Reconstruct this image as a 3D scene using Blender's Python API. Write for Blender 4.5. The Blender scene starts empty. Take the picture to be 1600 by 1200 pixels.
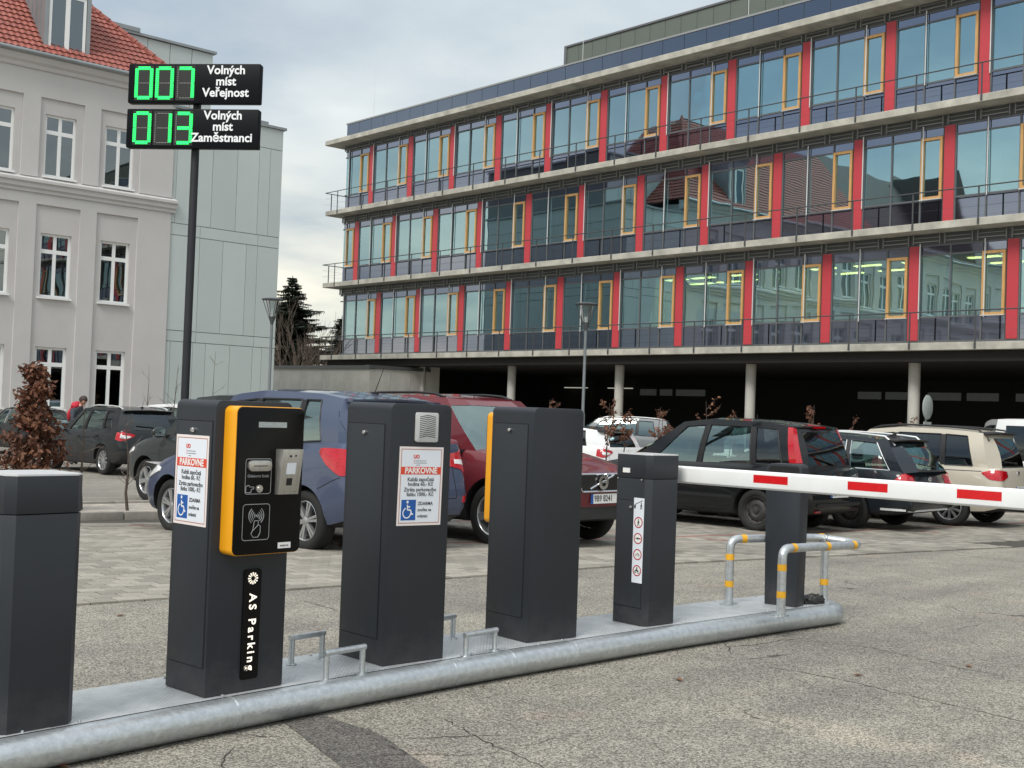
import bpy, bmesh, math, random
from math import sin, cos, pi, radians, atan2, sqrt
from mathutils import Vector, Matrix
from mathutils.bvhtree import BVHTree
rnd = random.Random(7)
SC = bpy.context.scene
COL = SC.collection

# ------------------------------------------------------------------ camera
CAM_H = 1.472
FPX = 1900.0
ROLL, PITCH = 0.036, math.atan(46 / 1900.0)
cd = bpy.data.cameras.new('camera'); cam = bpy.data.objects.new('camera', cd); COL.objects.link(cam)
cd.sensor_width = 36.0; cd.lens = FPX / 1600.0 * 36.0; cd.clip_start = 0.05; cd.clip_end = 2000.0
_F = Vector((0, cos(PITCH), sin(PITCH))); _u0 = Vector((0, -sin(PITCH), cos(PITCH))); _r0 = Vector((1, 0, 0))
_R = _r0 * cos(ROLL) + _u0 * sin(ROLL); _U = _u0 * cos(ROLL) - _r0 * sin(ROLL)
cam.matrix_world = Matrix(((_R.x, _U.x, -_F.x, 0), (_R.y, _U.y, -_F.y, 0), (_R.z, _U.z, -_F.z, CAM_H), (0, 0, 0, 1)))
SC.camera = cam
# ------------------------------------------------------------------ world: overcast sky
SUN_EL, SUN_AZ = radians(48), radians(-150)          # azimuth clockwise from +Y
W = bpy.data.worlds.new('World'); SC.world = W; W.use_nodes = True
nt = W.node_tree; nt.nodes.clear()
def N(t, **k):
    n = nt.nodes.new(t)
    for a, b in k.items(): setattr(n, a, b)
    return n
L = nt.links.new
out = N('ShaderNodeOutputWorld'); bg = N('ShaderNodeBackground'); L(bg.outputs[0], out.inputs[0]); bg.inputs[1].default_value = 0.1
sky = N('ShaderNodeTexSky', sky_type='NISHITA'); sky.sun_disc = False; sky.sun_elevation = SUN_EL; sky.sun_rotation = SUN_AZ; sky.altitude = 300
tc = N('ShaderNodeTexCoord'); sep = N('ShaderNodeSeparateXYZ'); L(tc.outputs['Generated'], sep.inputs[0])
zc = N('ShaderNodeMath', operation='MAXIMUM'); L(sep.outputs[2], zc.inputs[0]); zc.inputs[1].default_value = 0.0
za = N('ShaderNodeMath', operation='ADD'); L(zc.outputs[0], za.inputs[0]); za.inputs[1].default_value = 0.16
dx = N('ShaderNodeMath', operation='DIVIDE'); L(sep.outputs[0], dx.inputs[0]); L(za.outputs[0], dx.inputs[1])
dy = N('ShaderNodeMath', operation='DIVIDE'); L(sep.outputs[1], dy.inputs[0]); L(za.outputs[0], dy.inputs[1])
cmb = N('ShaderNodeCombineXYZ'); L(dx.outputs[0], cmb.inputs[0]); L(dy.outputs[0], cmb.inputs[1])
n1 = N('ShaderNodeTexNoise'); L(cmb.outputs[0], n1.inputs['Vector']); n1.inputs['Scale'].default_value = 0.75; n1.inputs['Detail'].default_value = 7; n1.inputs['Roughness'].default_value = 0.5; n1.inputs['Distortion'].default_value = 0.25
n2 = N('ShaderNodeTexNoise'); L(cmb.outputs[0], n2.inputs['Vector']); n2.inputs['Scale'].default_value = 2.1; n2.inputs['Detail'].default_value = 8; n2.inputs['Roughness'].default_value = 0.55
nm = N('ShaderNodeMath', operation='MULTIPLY_ADD'); L(n2.outputs[0], nm.inputs[0]); nm.inputs[1].default_value = 0.35; L(n1.outputs[0], nm.inputs[2])
# colour by height (grey-blue overhead, cream near the horizon), modulated by cloud noise
cr = N('ShaderNodeValToRGB'); L(nm.outputs[0], cr.inputs[0])
cr.color_ramp.elements[0].position = 0.53; cr.color_ramp.elements[0].color = (0.56, 0.62, 0.70, 1)
cr.color_ramp.elements[1].position = 0.82; cr.color_ramp.elements[1].color = (1.18, 1.14, 1.07, 1)
hr = N('ShaderNodeValToRGB'); L(zc.outputs[0], hr.inputs[0])
hr.color_ramp.elements[0].position = 0.0; hr.color_ramp.elements[0].color = (0.92, 0.88, 0.77, 1)
hr.color_ramp.elements[1].position = 0.62; hr.color_ramp.elements[1].color = (0.95, 1.0, 1.06, 1)
e = hr.color_ramp.elements.new(0.10); e.color = (0.92, 0.88, 0.77, 1)
e = hr.color_ramp.elements.new(0.22); e.color = (0.68, 0.73, 0.76, 1)
e = hr.color_ramp.elements.new(0.34); e.color = (0.56, 0.63, 0.70, 1)
e = hr.color_ramp.elements.new(0.95); e.color = (1.30, 1.34, 1.38, 1)
mul = N('ShaderNodeMix', data_type='RGBA', blend_type='MULTIPLY'); mul.inputs[0].default_value = 1.0
L(cr.outputs[0], mul.inputs[6]); L(hr.outputs[0], mul.inputs[7])
sc10 = N('ShaderNodeMix', data_type='RGBA', blend_type='MULTIPLY'); sc10.inputs[0].default_value = 1.0
L(mul.outputs[2], sc10.inputs[6]); sc10.inputs[7].default_value = (7.0, 7.0, 6.8, 1)
mx = N('ShaderNodeMix', data_type='RGBA'); mx.inputs[0].default_value = 0.88
L(sky.outputs[0], mx.inputs[6]); L(sc10.outputs[2], mx.inputs[7]); L(mx.outputs[2], bg.inputs[0])
# ------------------------------------------------------------------ sun behind cloud
sd = bpy.data.lights.new('sun', 'SUN'); sd.energy = 1.5; sd.angle = radians(22); sd.color = (1.0, 0.965, 0.91)
so = bpy.data.objects.new('sun', sd); COL.objects.link(so)
_s = Vector((sin(SUN_AZ) * cos(SUN_EL), cos(SUN_AZ) * cos(SUN_EL), sin(SUN_EL)))
so.rotation_euler = _s.to_track_quat('Z', 'Y').to_euler(); so.location = (0, 0, 30)
vs = SC.view_settings; vs.view_transform = 'Standard'; vs.look = 'None'; vs.gamma = 1.0; vs.use_curve_mapping = False; vs.exposure = 0.75

# ------------------------------------------------------------------ helpers
def gh(y):
    P = [(-1e4, 0), (12, 0), (18, -.16), (28, -.25), (36, -.30), (1e4, -.30)]
    for (a, za), (b, zb) in zip(P, P[1:]):
        if y <= b: return za + (zb - za) * (y - a) / (b - a)
    return -.3

class MB:
    """collects shapes; build() links them as one mesh object"""
    def __init__(s): s.v = []; s.f = []; s.m = []
    def add(s, vs, fs, m=0):
        o = len(s.v); s.v += [tuple(v) for v in vs]; s.f += [tuple(o + i for i in f) for f in fs]; s.m += [m] * len(fs); return s
    def box(s, x0, x1, y0, y1, z0, z1, m=0):
        v = [(x, y, z) for z in (z0, z1) for y in (y0, y1) for x in (x0, x1)]
        return s.add(v, [(0, 2, 3, 1), (4, 5, 7, 6), (0, 1, 5, 4), (2, 6, 7, 3), (0, 4, 6, 2), (1, 3, 7, 5)], m)
    def prism(s, pts, a0, a1, axis='z', m=0):
        n = len(pts)
        def P(p, a):
            if axis == 'z': return (p[0], p[1], a)
            if axis == 'y': return (p[0], a, p[1])
            return (a, p[0], p[1])
        v = [P(p, a0) for p in pts] + [P(p, a1) for p in pts]
        f = [tuple(range(n))[::-1], tuple(range(n, 2 * n))] + [(i, (i + 1) % n, n + (i + 1) % n, n + i) for i in range(n)]
        return s.add(v, f, m)
    def cyl(s, p0, p1, r0, r1=None, n=12, m=0, cap=True):
        return s.tube([p0, p1], [r0, r0 if r1 is None else r1], n, m, cap)
    def tube(s, path, rad, n=10, m=0, cap=True):
        P = [Vector(p) for p in path]
        if not isinstance(rad, (list, tuple)): rad = [rad] * len(P)
        v = []; T0 = None; up = None
        for i, p in enumerate(P):
            a = P[max(0, i - 1)]; b = P[min(len(P) - 1, i + 1)]
            T = (b - a).normalized()
            if up is None:
                up = Vector((0, 0, 1)) if abs(T.z) < .9 else Vector((1, 0, 0))
            X = T.cross(up).normalized(); up = X.cross(T).normalized()
            for k in range(n):
                t = 2 * pi * k / n; v.append(p + (X * cos(t) + up * sin(t)) * rad[i])
        f = []
        for i in range(len(P) - 1):
            for k in range(n):
                a = i * n + k; b = i * n + (k + 1) % n; f.append((a, b, b + n, a + n))
        if cap:
            f.append(tuple(range(n))[::-1]); f.append(tuple((len(P) - 1) * n + k for k in range(n)))
        return s.add(v, f, m)
    def lathe(s, prof, n=24, axis='y', c=(0, 0, 0), m=0, close=False):
        v = []; c = Vector(c)
        for (r, a) in prof:
            for k in range(n):
                t = 2 * pi * k / n
                if axis == 'y': v.append(c + Vector((r * cos(t), a, r * sin(t))))
                elif axis == 'z': v.append(c + Vector((r * cos(t), r * sin(t), a)))
                else: v.append(c + Vector((a, r * cos(t), r * sin(t))))
        f = []
        M = len(prof); R = M if close else M - 1
        for i in range(R):
            j = (i + 1) % M
            for k in range(n): f.append((i * n + k, i * n + (k + 1) % n, j * n + (k + 1) % n, j * n + k))
        return s.add(v, f, m)
    def merge(s, o, M=None):
        v = [tuple((M @ Vector(p)) if M else p) for p in o.v]; k = len(s.v)
        s.v += v; s.f += [tuple(k + i for i in f) for f in o.f]; s.m += o.m; return s
    def mesh(s, name, mats, smooth=35, fix=True, weld=0):
        me = bpy.data.meshes.new(name); me.from_pydata(s.v, [], s.f)
        if not isinstance(mats, (list, tuple)): mats = [mats]
        for m in mats: me.materials.append(m)
        me.polygons.foreach_set('material_index', s.m)
        if fix:
            bm = bmesh.new(); bm.from_mesh(me); bmesh.ops.recalc_face_normals(bm, faces=bm.faces); bm.to_mesh(me); bm.free()
        if weld:
            bm = bmesh.new(); bm.from_mesh(me); bmesh.ops.remove_doubles(bm, verts=bm.verts, dist=weld); bm.to_mesh(me); bm.free()
        if smooth:
            me.shade_smooth(); me.set_sharp_from_angle(angle=radians(smooth))
        me.update(); return me
    def build(s, name, mats, parent=None, **k):
        sm = k.pop('smooth', 35); fx = k.pop('fix', True); wl = k.pop('weld', 0)
        return obj(name, s.mesh(name, mats, sm, fx, wl), parent, **k)

def obj(name, me, parent=None, loc=None, rot=None, label=None, cat=None, group=None, kind=None):
    o = bpy.data.objects.new(name, me); COL.objects.link(o)
    if parent: o.parent = parent
    if loc is not None: o.location = loc
    if rot is not None: o.rotation_euler = rot
    if label: o['label'] = label
    if cat: o['category'] = cat
    if group: o['group'] = group
    if kind: o['kind'] = kind
    return o
def thing(name, label, cat, loc=(0, 0, 0), rz=0, group=None):
    return obj(name, None, None, loc, (0, 0, rz), label, cat, group)
def struct(name, me): return obj(name, me, kind='structure')
def kids(o): return [c for c in bpy.data.objects if c.parent is o]
def copy_thing(src, tree, loc, rz, label, group=None):
    """tree: [(part, [subparts])]"""
    r = src.copy(); COL.objects.link(r); r.location = loc; r.rotation_euler = (0, 0, rz); r['label'] = label
    for p, subs in tree:
        c = p.copy(); COL.objects.link(c); c.parent = r
        for q in subs:
            d = q.copy(); COL.objects.link(d); d.parent = c
    return r
def bevel_mesh(me, w, seg=2, ang=30):
    bm = bmesh.new(); bm.from_mesh(me)
    ed = [e for e in bm.edges if len(e.link_faces) == 2 and e.calc_face_angle(0) > radians(ang)]
    bmesh.ops.bevel(bm, geom=ed, offset=w, segments=seg, profile=.5, affect='EDGES', clamp_overlap=True)
    bm.to_mesh(me); bm.free(); me.shade_smooth(); me.set_sharp_from_angle(angle=radians(40 if w > .012 else 24)); return me
def rrect(x0, x1, y0, y1, r, n=5):
    p = []
    for cx, cy, a in ((x1 - r, y0 + r, -90), (x1 - r, y1 - r, 0), (x0 + r, y1 - r, 90), (x0 + r, y0 + r, 180)):
        for k in range(n + 1):
            t = radians(a + 90 * k / n); p.append((cx + r * cos(t), cy + r * sin(t)))
    return p
def text_mesh(s, size, align='CENTER', bold=0.0, thick=0.0008, spacing=1.0, line=1.0):
    c = bpy.data.curves.new('txt', 'FONT'); c.body = s; c.size = size; c.align_x = align; c.align_y = 'CENTER'
    c.offset = bold * size; c.extrude = thick; c.space_character = spacing; c.space_line = line; c.resolution_u = 3
    o = bpy.data.objects.new('txt', c); COL.objects.link(o)
    dg = bpy.context.evaluated_depsgraph_get(); dg.update()
    me = bpy.data.meshes.new_from_object(o.evaluated_get(dg)); bpy.data.objects.remove(o); bpy.data.curves.remove(c)
    mb = MB(); mb.v = [tuple(v.co) for v in me.vertices]; mb.f = [tuple(p.vertices) for p in me.polygons]; mb.m = [0] * len(mb.f)
    bpy.data.meshes.remove(me); return mb
def FRONT(x, z, y=0.0):       # text plane (x right, y up) -> faces -Y
    return Matrix.Translation((x, y, z)) @ Matrix.Rotation(pi / 2, 4, 'X')
def LEFTF(y, z, x=0.0):       # faces -X; text runs towards -Y (reads correctly seen from -X)
    return Matrix.Translation((x, y, z)) @ Matrix.Rotation(-pi / 2, 4, 'Z') @ Matrix.Rotation(pi / 2, 4, 'X')

# ------------------------------------------------------------------ materials
def mat(name): 
    m = bpy.data.materials.new(name); m.use_nodes = True; return m
def pbr(name, col, rough=.5, metal=0.0, var=0.0, vscale=3.0, bump=0.0, bscale=60.0, coat=0.0, spec=.5, emit=None, estr=0.0, stretch=None, detail=6.0, col2=None):
    m = mat(name); nt = m.node_tree; b = nt.nodes['Principled BSDF']
    b.inputs['Base Color'].default_value = (*col, 1); b.inputs['Roughness'].default_value = rough; b.inputs['Metallic'].default_value = metal
    b.inputs['Coat Weight'].default_value = coat; b.inputs['Coat Roughness'].default_value = .04; b.inputs['Specular IOR Level'].default_value = spec
    if emit: b.inputs['Emission Color'].default_value = (*emit, 1); b.inputs['Emission Strength'].default_value = estr
    if var or bump:
        tc = nt.nodes.new('ShaderNodeTexCoord'); src = tc.outputs['Object']
        if stretch:
            mp = nt.nodes.new('ShaderNodeMapping'); mp.inputs['Scale'].default_value = stretch; nt.links.new(src, mp.inputs[0]); src = mp.outputs[0]
    if var:
        n = nt.nodes.new('ShaderNodeTexNoise'); n.inputs['Scale'].default_value = vscale; n.inputs['Detail'].default_value = detail; n.inputs['Roughness'].default_value = .62
        nt.links.new(src, n.inputs['Vector'])
        r = nt.nodes.new('ShaderNodeValToRGB'); r.color_ramp.elements[0].position = .3; r.color_ramp.elements[1].position = .7
        c2 = col2 or tuple(min(1, c * (1 + var)) for c in col)
        r.color_ramp.elements[0].color = (*[c * (1 - var) for c in col], 1); r.color_ramp.elements[1].color = (*c2, 1)
        nt.links.new(n.outputs[0], r.inputs[0]); nt.links.new(r.outputs[0], b.inputs['Base Color'])
        rr = nt.nodes.new('ShaderNodeMapRange'); rr.inputs[3].default_value = max(.02, rough * .85); rr.inputs[4].default_value = min(1, rough * 1.2)
        nt.links.new(n.outputs[0], rr.inputs[0]); nt.links.new(rr.outputs[0], b.inputs['Roughness'])
    if bump:
        n = nt.nodes.new('ShaderNodeTexNoise'); n.inputs['Scale'].default_value = bscale; n.inputs['Detail'].default_value = 4; nt.links.new(src, n.inputs['Vector'])
        bp = nt.nodes.new('ShaderNodeBump'); bp.inputs['Strength'].default_value = bump; bp.inputs['Distance'].default_value = .01
        nt.links.new(n.outputs[0], bp.inputs['Height']); nt.links.new(bp.outputs[0], b.inputs['Normal'])
    return m
def glass(name, tint, refl=.25, gcol=(1, 1, 1), rough=.01, wav=0.0, wscale=.6):
    m = mat(name); nt = m.node_tree; nt.nodes.clear()
    o = nt.nodes.new('ShaderNodeOutputMaterial'); mx = nt.nodes.new('ShaderNodeMixShader'); t = nt.nodes.new('ShaderNodeBsdfTransparent'); g = nt.nodes.new('ShaderNodeBsdfGlossy')
    t.inputs[0].default_value = (*tint, 1); g.inputs[0].default_value = (*gcol, 1); g.inputs['Roughness'].default_value = rough
    f = nt.nodes.new('ShaderNodeFresnel'); f.inputs[0].default_value = 1.5
    a = nt.nodes.new('ShaderNodeMath'); a.operation = 'MULTIPLY_ADD'; a.use_clamp = True; a.inputs[1].default_value = 1 - refl; a.inputs[2].default_value = refl
    nt.links.new(f.outputs[0], a.inputs[0]); nt.links.new(a.outputs[0], mx.inputs[0]); nt.links.new(t.outputs[0], mx.inputs[1]); nt.links.new(g.outputs[0], mx.inputs[2]); nt.links.new(mx.outputs[0], o.inputs[0])
    if wav:
        tc = nt.nodes.new('ShaderNodeTexCoord'); n = nt.nodes.new('ShaderNodeTexNoise'); n.inputs['Scale'].default_value = wscale; n.inputs['Detail'].default_value = 1
        nt.links.new(tc.outputs['Object'], n.inputs['Vector'])
        bp = nt.nodes.new('ShaderNodeBump'); bp.inputs['Strength'].default_value = wav; bp.inputs['Distance'].default_value = .1
        nt.links.new(n.outputs[0], bp.inputs['Height']); nt.links.new(bp.outputs[0], g.inputs['Normal'])
    return m
M = {}
M['anthracite'] = pbr('powder_coat_anthracite', (.0160, .0200, .0265), .48, var=.10, vscale=5, bump=.05, bscale=900)
M['anthracite2'] = pbr('powder_coat_door', (.0180, .0225, .0290), .50, var=.08, vscale=4, bump=.05, bscale=900)
def dusty(m):
    nt = m.node_tree; B = nt.nodes['Principled BSDF']; src = B.inputs['Base Color'].links[0].from_socket; Lk = nt.links.new
    tc = nt.nodes.new('ShaderNodeTexCoord'); sp = nt.nodes.new('ShaderNodeSeparateXYZ'); Lk(tc.outputs['Object'], sp.inputs[0])
    n = nt.nodes.new('ShaderNodeTexNoise'); n.inputs['Scale'].default_value = 9; n.inputs['Detail'].default_value = 9; n.inputs['Roughness'].default_value = .75; Lk(tc.outputs['Object'], n.inputs['Vector'])
    a = nt.nodes.new('ShaderNodeMapRange'); a.inputs[1].default_value = .0; a.inputs[2].default_value = .30; a.inputs[3].default_value = .22; a.inputs[4].default_value = -.12; Lk(sp.outputs[2], a.inputs[0])
    s = nt.nodes.new('ShaderNodeMath'); s.operation = 'ADD'; Lk(a.outputs[0], s.inputs[0]); Lk(n.outputs[0], s.inputs[1])
    r = nt.nodes.new('ShaderNodeMapRange'); r.inputs[1].default_value = .50; r.inputs[2].default_value = .95; r.inputs[3].default_value = 0; r.inputs[4].default_value = .5; Lk(s.outputs[0], r.inputs[0])
    x = nt.nodes.new('ShaderNodeMix'); x.data_type = 'RGBA'; Lk(r.outputs[0], x.inputs[0]); Lk(src, x.inputs[6]); x.inputs[7].default_value = (.085, .078, .066, 1); Lk(x.outputs[2], B.inputs['Base Color'])
M['anthracite_clean'] = M['anthracite'].copy(); dusty(M['anthracite']); dusty(M['anthracite2'])
M['seam'] = pbr('dark_gap', (.006, .006, .007), .8)
M['black'] = pbr('black_plastic', (.008, .008, .009), .35)
M['blackgloss'] = pbr('black_acrylic', (.0035, .0035, .004), .22, spec=.18)
M['rubber'] = pbr('rubber', (.014, .014, .014), .8, var=.35, vscale=14, bump=.3, bscale=90)
M['yellow'] = pbr('yellow_reader_shell', (.83, .36, .008), .38, var=.04, vscale=6)
M['tapeyellow'] = pbr('yellow_tape', (.78, .40, .02), .5, var=.12, vscale=30)
M['steel'] = pbr('brushed_steel', (.50, .49, .46), .32, metal=.9, var=.12, vscale=40, stretch=(1, 1, .05))
M['chrome'] = pbr('chrome', (.75, .75, .76), .12, metal=1.0)
M['zinc'] = pbr('galvanised_steel', (.52, .55, .565), .36, metal=.72, var=.16, vscale=30, bump=.22, bscale=70, detail=9)
M['white'] = pbr('white_paint', (.80, .81, .80), .35, var=.04, vscale=5)
M['red'] = pbr('red_reflective', (.62, .008, .012), .35, var=.1, vscale=60)
M['stickerwhite'] = pbr('sticker_white', (.74, .78, .84), .4)
M['stickerpink'] = pbr('sticker_edge', (.80, .72, .70), .4)
M['stickerred'] = pbr('sticker_red', (.68, .06, .025), .4)
M['stickerline'] = pbr('sticker_line', (.30, .09, .08), .4)
M['ink'] = pbr('ink', (.045, .045, .05), .5)
M['inkgrey'] = pbr('ink_grey', (.25, .25, .27), .5)
M['blue'] = pbr('sign_blue', (.006, .09, .36), .4)
M['printgrey'] = pbr('print_grey', (.30, .31, .32), .5)
M['printwhite'] = pbr('print_white', (.80, .80, .78), .5)
M['concrete'] = pbr('concrete', (.42, .405, .35), .85, var=.32, vscale=1.6, bump=.25, bscale=14, detail=10)
M['concrete2'] = pbr('concrete_wall', (.50, .485, .44), .85, var=.2, vscale=.9, bump=.2, bscale=10, detail=10)
# ------------------------------------------------------------------ ground materials
def asphalt(name, a, b, dark=1.0, stain=True):
    m = mat(name); nt = m.node_tree; B = nt.nodes['Principled BSDF']; Lk = nt.links.new
    tc = nt.nodes.new('ShaderNodeTexCoord'); S = tc.outputs['Object']
    def noise(sc, det=6, ro=.6):
        n = nt.nodes.new('ShaderNodeTexNoise'); n.inputs['Scale'].default_value = sc; n.inputs['Detail'].default_value = det; n.inputs['Roughness'].default_value = ro; Lk(S, n.inputs['Vector']); return n.outputs[0]
    def ramp(src, p0, c0, p1, c1):
        r = nt.nodes.new('ShaderNodeValToRGB'); r.color_ramp.elements[0].position = p0; r.color_ramp.elements[1].position = p1
        r.color_ramp.elements[0].color = (*c0, 1); r.color_ramp.elements[1].color = (*c1, 1); Lk(src, r.inputs[0]); return r.outputs[0]
    def mix(mode, f, x, y):
        n = nt.nodes.new('ShaderNodeMix'); n.data_type = 'RGBA'; n.blend_type = mode; n.inputs[0].default_value = f; Lk(x, n.inputs[6]); Lk(y, n.inputs[7]); return n.outputs[2]
    v = nt.nodes.new('ShaderNodeTexVoronoi'); v.inputs['Scale'].default_value = 120; Lk(S, v.inputs['Vector'])
    sepc = nt.nodes.new('ShaderNodeSeparateColor'); Lk(v.outputs['Color'], sepc.inputs[0])
    stone = ramp(sepc.outputs[0], .08, tuple(c * .52 for c in a), .96, tuple(c * 1.75 for c in b))
    fine = ramp(noise(260, 3), .35, (.62,) * 3, .68, (1.3,) * 3)
    c = mix('MULTIPLY', .8, stone, fine)
    edge = ramp(v.outputs['Distance'], .25, (1, 1, 1), .62, (.55, .54, .53)); c = mix('MULTIPLY', .7, c, edge)
    c = mix('MULTIPLY', 1, c, ramp(noise(.45, 5, .7), .32, (.80, .80, .81), .68, (1.12, 1.11, 1.09)))
    c = mix('MULTIPLY', .8, c, ramp(noise(2.6, 6, .7), .35, (.84, .84, .84), .66, (1.1, 1.09, 1.08)))
    if stain:
        c = mix('MULTIPLY', 1, c, ramp(noise(1.3, 2), .62, (1, 1, 1), .74, (1.05, .96, .94)))
    # tyre-darkened bands along the lane and a dusty worn patch
    mp = nt.nodes.new('ShaderNodeMapping'); mp.vector_type = 'TEXTURE'; mp.inputs['Rotation'].default_value = (0, 0, radians(44)); mp.inputs['Scale'].default_value = (5.0, .55, 1); Lk(S, mp.inputs[0])
    nb_ = nt.nodes.new('ShaderNodeTexNoise'); nb_.inputs['Scale'].default_value = 1; nb_.inputs['Detail'].default_value = 5; Lk(mp.outputs[0], nb_.inputs['Vector'])
    c = mix('MULTIPLY', 1, c, ramp(nb_.outputs[0], .36, (.83, .83, .84), .62, (1.05, 1.05, 1.04)))
    if stain:
        mp = nt.nodes.new('ShaderNodeMapping'); mp.vector_type = 'TEXTURE'; mp.inputs['Location'].default_value = (1.62, 5.86, 0); mp.inputs['Rotation'].default_value = (0, 0, radians(-40)); mp.inputs['Scale'].default_value = (.62, .17, 1); Lk(S, mp.inputs[0])
        ln_ = nt.nodes.new('ShaderNodeVectorMath'); ln_.operation = 'LENGTH'; Lk(mp.outputs[0], ln_.inputs[0])
        nz = nt.nodes.new('ShaderNodeMath'); nz.operation = 'MULTIPLY_ADD'; Lk(noise(5, 8, .7), nz.inputs[0]); nz.inputs[1].default_value = .6; hf_ = nt.nodes.new('ShaderNodeMath'); hf_.operation = 'MULTIPLY'; hf_.inputs[1].default_value = .36; Lk(ln_.outputs['Value'], hf_.inputs[0]); Lk(hf_.outputs[0], nz.inputs[2])
        c = mix('MULTIPLY', 1, c, ramp(nz.outputs[0], .38, (1.36, 1.33, 1.26), .80, (1, 1, 1)))
    # cracks
    w = nt.nodes.new('ShaderNodeTexNoise'); w.inputs['Scale'].default_value = 1.6; w.inputs['Detail'].default_value = 6; Lk(S, w.inputs['Vector'])
    ad = nt.nodes.new('ShaderNodeMix'); ad.data_type = 'RGBA'; ad.blend_type = 'ADD'; ad.inputs[0].default_value = .55; Lk(S, ad.inputs[6]); Lk(w.outputs['Color'], ad.inputs[7])
    vc = nt.nodes.new('ShaderNodeTexVoronoi'); vc.feature = 'DISTANCE_TO_EDGE'; vc.inputs['Scale'].default_value = .55; Lk(ad.outputs[2], vc.inputs['Vector'])
    ck = ramp(vc.outputs['Distance'], .0015, (.25,) * 3, .0055, (1, 1, 1))
    msk = ramp(noise(.7, 3), .53, (0, 0, 0), .58, (1, 1, 1))
    mm = nt.nodes.new('ShaderNodeMix'); mm.data_type = 'RGBA'; Lk(msk, mm.inputs[0]); mm.inputs[6].default_value = (1, 1, 1, 1); Lk(ck, mm.inputs[7])
    c = mix('MULTIPLY', 1, c, mm.outputs[2])
    Lk(c, B.inputs['Base Color']); B.inputs['Roughness'].default_value = .86
    bp = nt.nodes.new('ShaderNodeBump'); bp.inputs['Strength'].default_value = .55; bp.inputs['Distance'].default_value = .004; bp.invert = True
    Lk(v.outputs['Distance'], bp.inputs['Height']); Lk(bp.outputs[0], B.inputs['Normal'])
    return m
M['asphalt'] = asphalt('worn_asphalt', (.292, .272, .228), (.325, .305, .262))
M['asphalt_dark'] = asphalt('asphalt_repair', (.125, .116, .104), (.15, .14, .126), stain=False)
M['lot'] = asphalt('lot_asphalt', (.285, .268, .228), (.315, .295, .255))
M['bed'] = pbr('paver_joint_sand', (.06, .053, .043), .95, var=.3, vscale=20)
def paver_mat(name, c):
    m = pbr(name, c, .88, var=.14, vscale=9, bump=.25, bscale=160, detail=8)
    nt = m.node_tree; B = nt.nodes['Principled BSDF']; src = B.inputs['Base Color'].links[0].from_socket
    tc = nt.nodes.new('ShaderNodeTexCoord'); gm = nt.nodes.new('ShaderNodeNewGeometry')
    r = nt.nodes.new('ShaderNodeMapRange'); r.inputs[3].default_value = .72; r.inputs[4].default_value = 1.2; nt.links.new(gm.outputs['Random Per Island'], r.inputs[0])
    n = nt.nodes.new('ShaderNodeTexNoise'); n.inputs['Scale'].default_value = .55; n.inputs['Detail'].default_value = 6; nt.links.new(gm.outputs['Position'], n.inputs['Vector'])
    r2 = nt.nodes.new('ShaderNodeMapRange'); r2.inputs[1].default_value = .33; r2.inputs[2].default_value = .6; r2.inputs[3].default_value = .72; r2.inputs[4].default_value = 1.05; nt.links.new(n.outputs[0], r2.inputs[0])
    ml = nt.nodes.new('ShaderNodeMath'); ml.operation = 'MULTIPLY'; nt.links.new(r.outputs[0], ml.inputs[0]); nt.links.new(r2.outputs[0], ml.inputs[1])
    x = nt.nodes.new('ShaderNodeMix'); x.data_type = 'RGBA'; x.blend_type = 'MULTIPLY'; x.inputs[0].default_value = 1
    nt.links.new(src, x.inputs[6]); nt.links.new(ml.outputs[0], x.inputs[7]); nt.links.new(x.outputs[2], B.inputs['Base Color']); return m
M['paver'] = paver_mat('concrete_paver', (.285, .262, .222)); M['paver_red'] = paver_mat('red_paver', (.25, .13, .10))
M['kerb'] = pbr('kerb_stone', (.27, .25, .22), .85, var=.22, vscale=4, bump=.3, bscale=60)
M['gravel'] = pbr('strip_soil_gravel', (.40, .36, .31), .95, var=.35, vscale=6, bump=.8, bscale=40, detail=12)

# ------------------------------------------------------------------ ground sheet (falls gently away from the barrier)
ys = [-60, -20, 0, 6, 12, 15, 18, 23, 28, 36, 60, 110, 200, 400, 900]; xs = [-500, -200, -80, -40, -15, 0, 15, 40, 80, 200, 500]
mb = MB(); mb.add([(x, y, gh(y)) for y in ys for x in xs], [(j * len(xs) + i, j * len(xs) + i + 1, (j + 1) * len(xs) + i + 1, (j + 1) * len(xs) + i) for j in range(len(ys) - 1) for i in range(len(xs) - 1)])
struct('asphalt_ground', mb.mesh('asphalt_ground', M['asphalt']))
def sheet(name, poly, dz, m):
    """poly in plan, cut at the ground's break lines so it follows the fall"""
    bm = bmesh.new(); f = bm.faces.new([bm.verts.new((x, y, 0)) for x, y in poly])
    for yy in ys: bmesh.ops.bisect_plane(bm, geom=bm.verts[:] + bm.edges[:] + bm.faces[:], plane_co=(0, yy, 0), plane_no=(0, 1, 0))
    for v in bm.verts: v.co.z = gh(v.co.y) + dz
    bmesh.ops.recalc_face_normals(bm, faces=bm.faces)
    me = bpy.data.meshes.new(name); bm.to_mesh(me); bm.free(); me.materials.append(m)
    if me.polygons[0].normal.z < 0: me.flip_normals()
    return struct(name, me)
# darker trench repair in the near lane
pp = [(-1.06, 5.79), (-.93, 5.93), (-.52, 5.50), (-.14, 4.75), (.28, 3.9), (.75, 2.9), (.3, 2.7), (-.12, 3.75), (-.43, 4.55), (-.66, 5.05), (-.86, 5.42)]
sheet('asphalt_patch', pp, .004, M['asphalt_dark'])
M['sand'] = asphalt('dusty_asphalt', (.29, .265, .225), (.33, .31, .27), stain=False)
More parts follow.
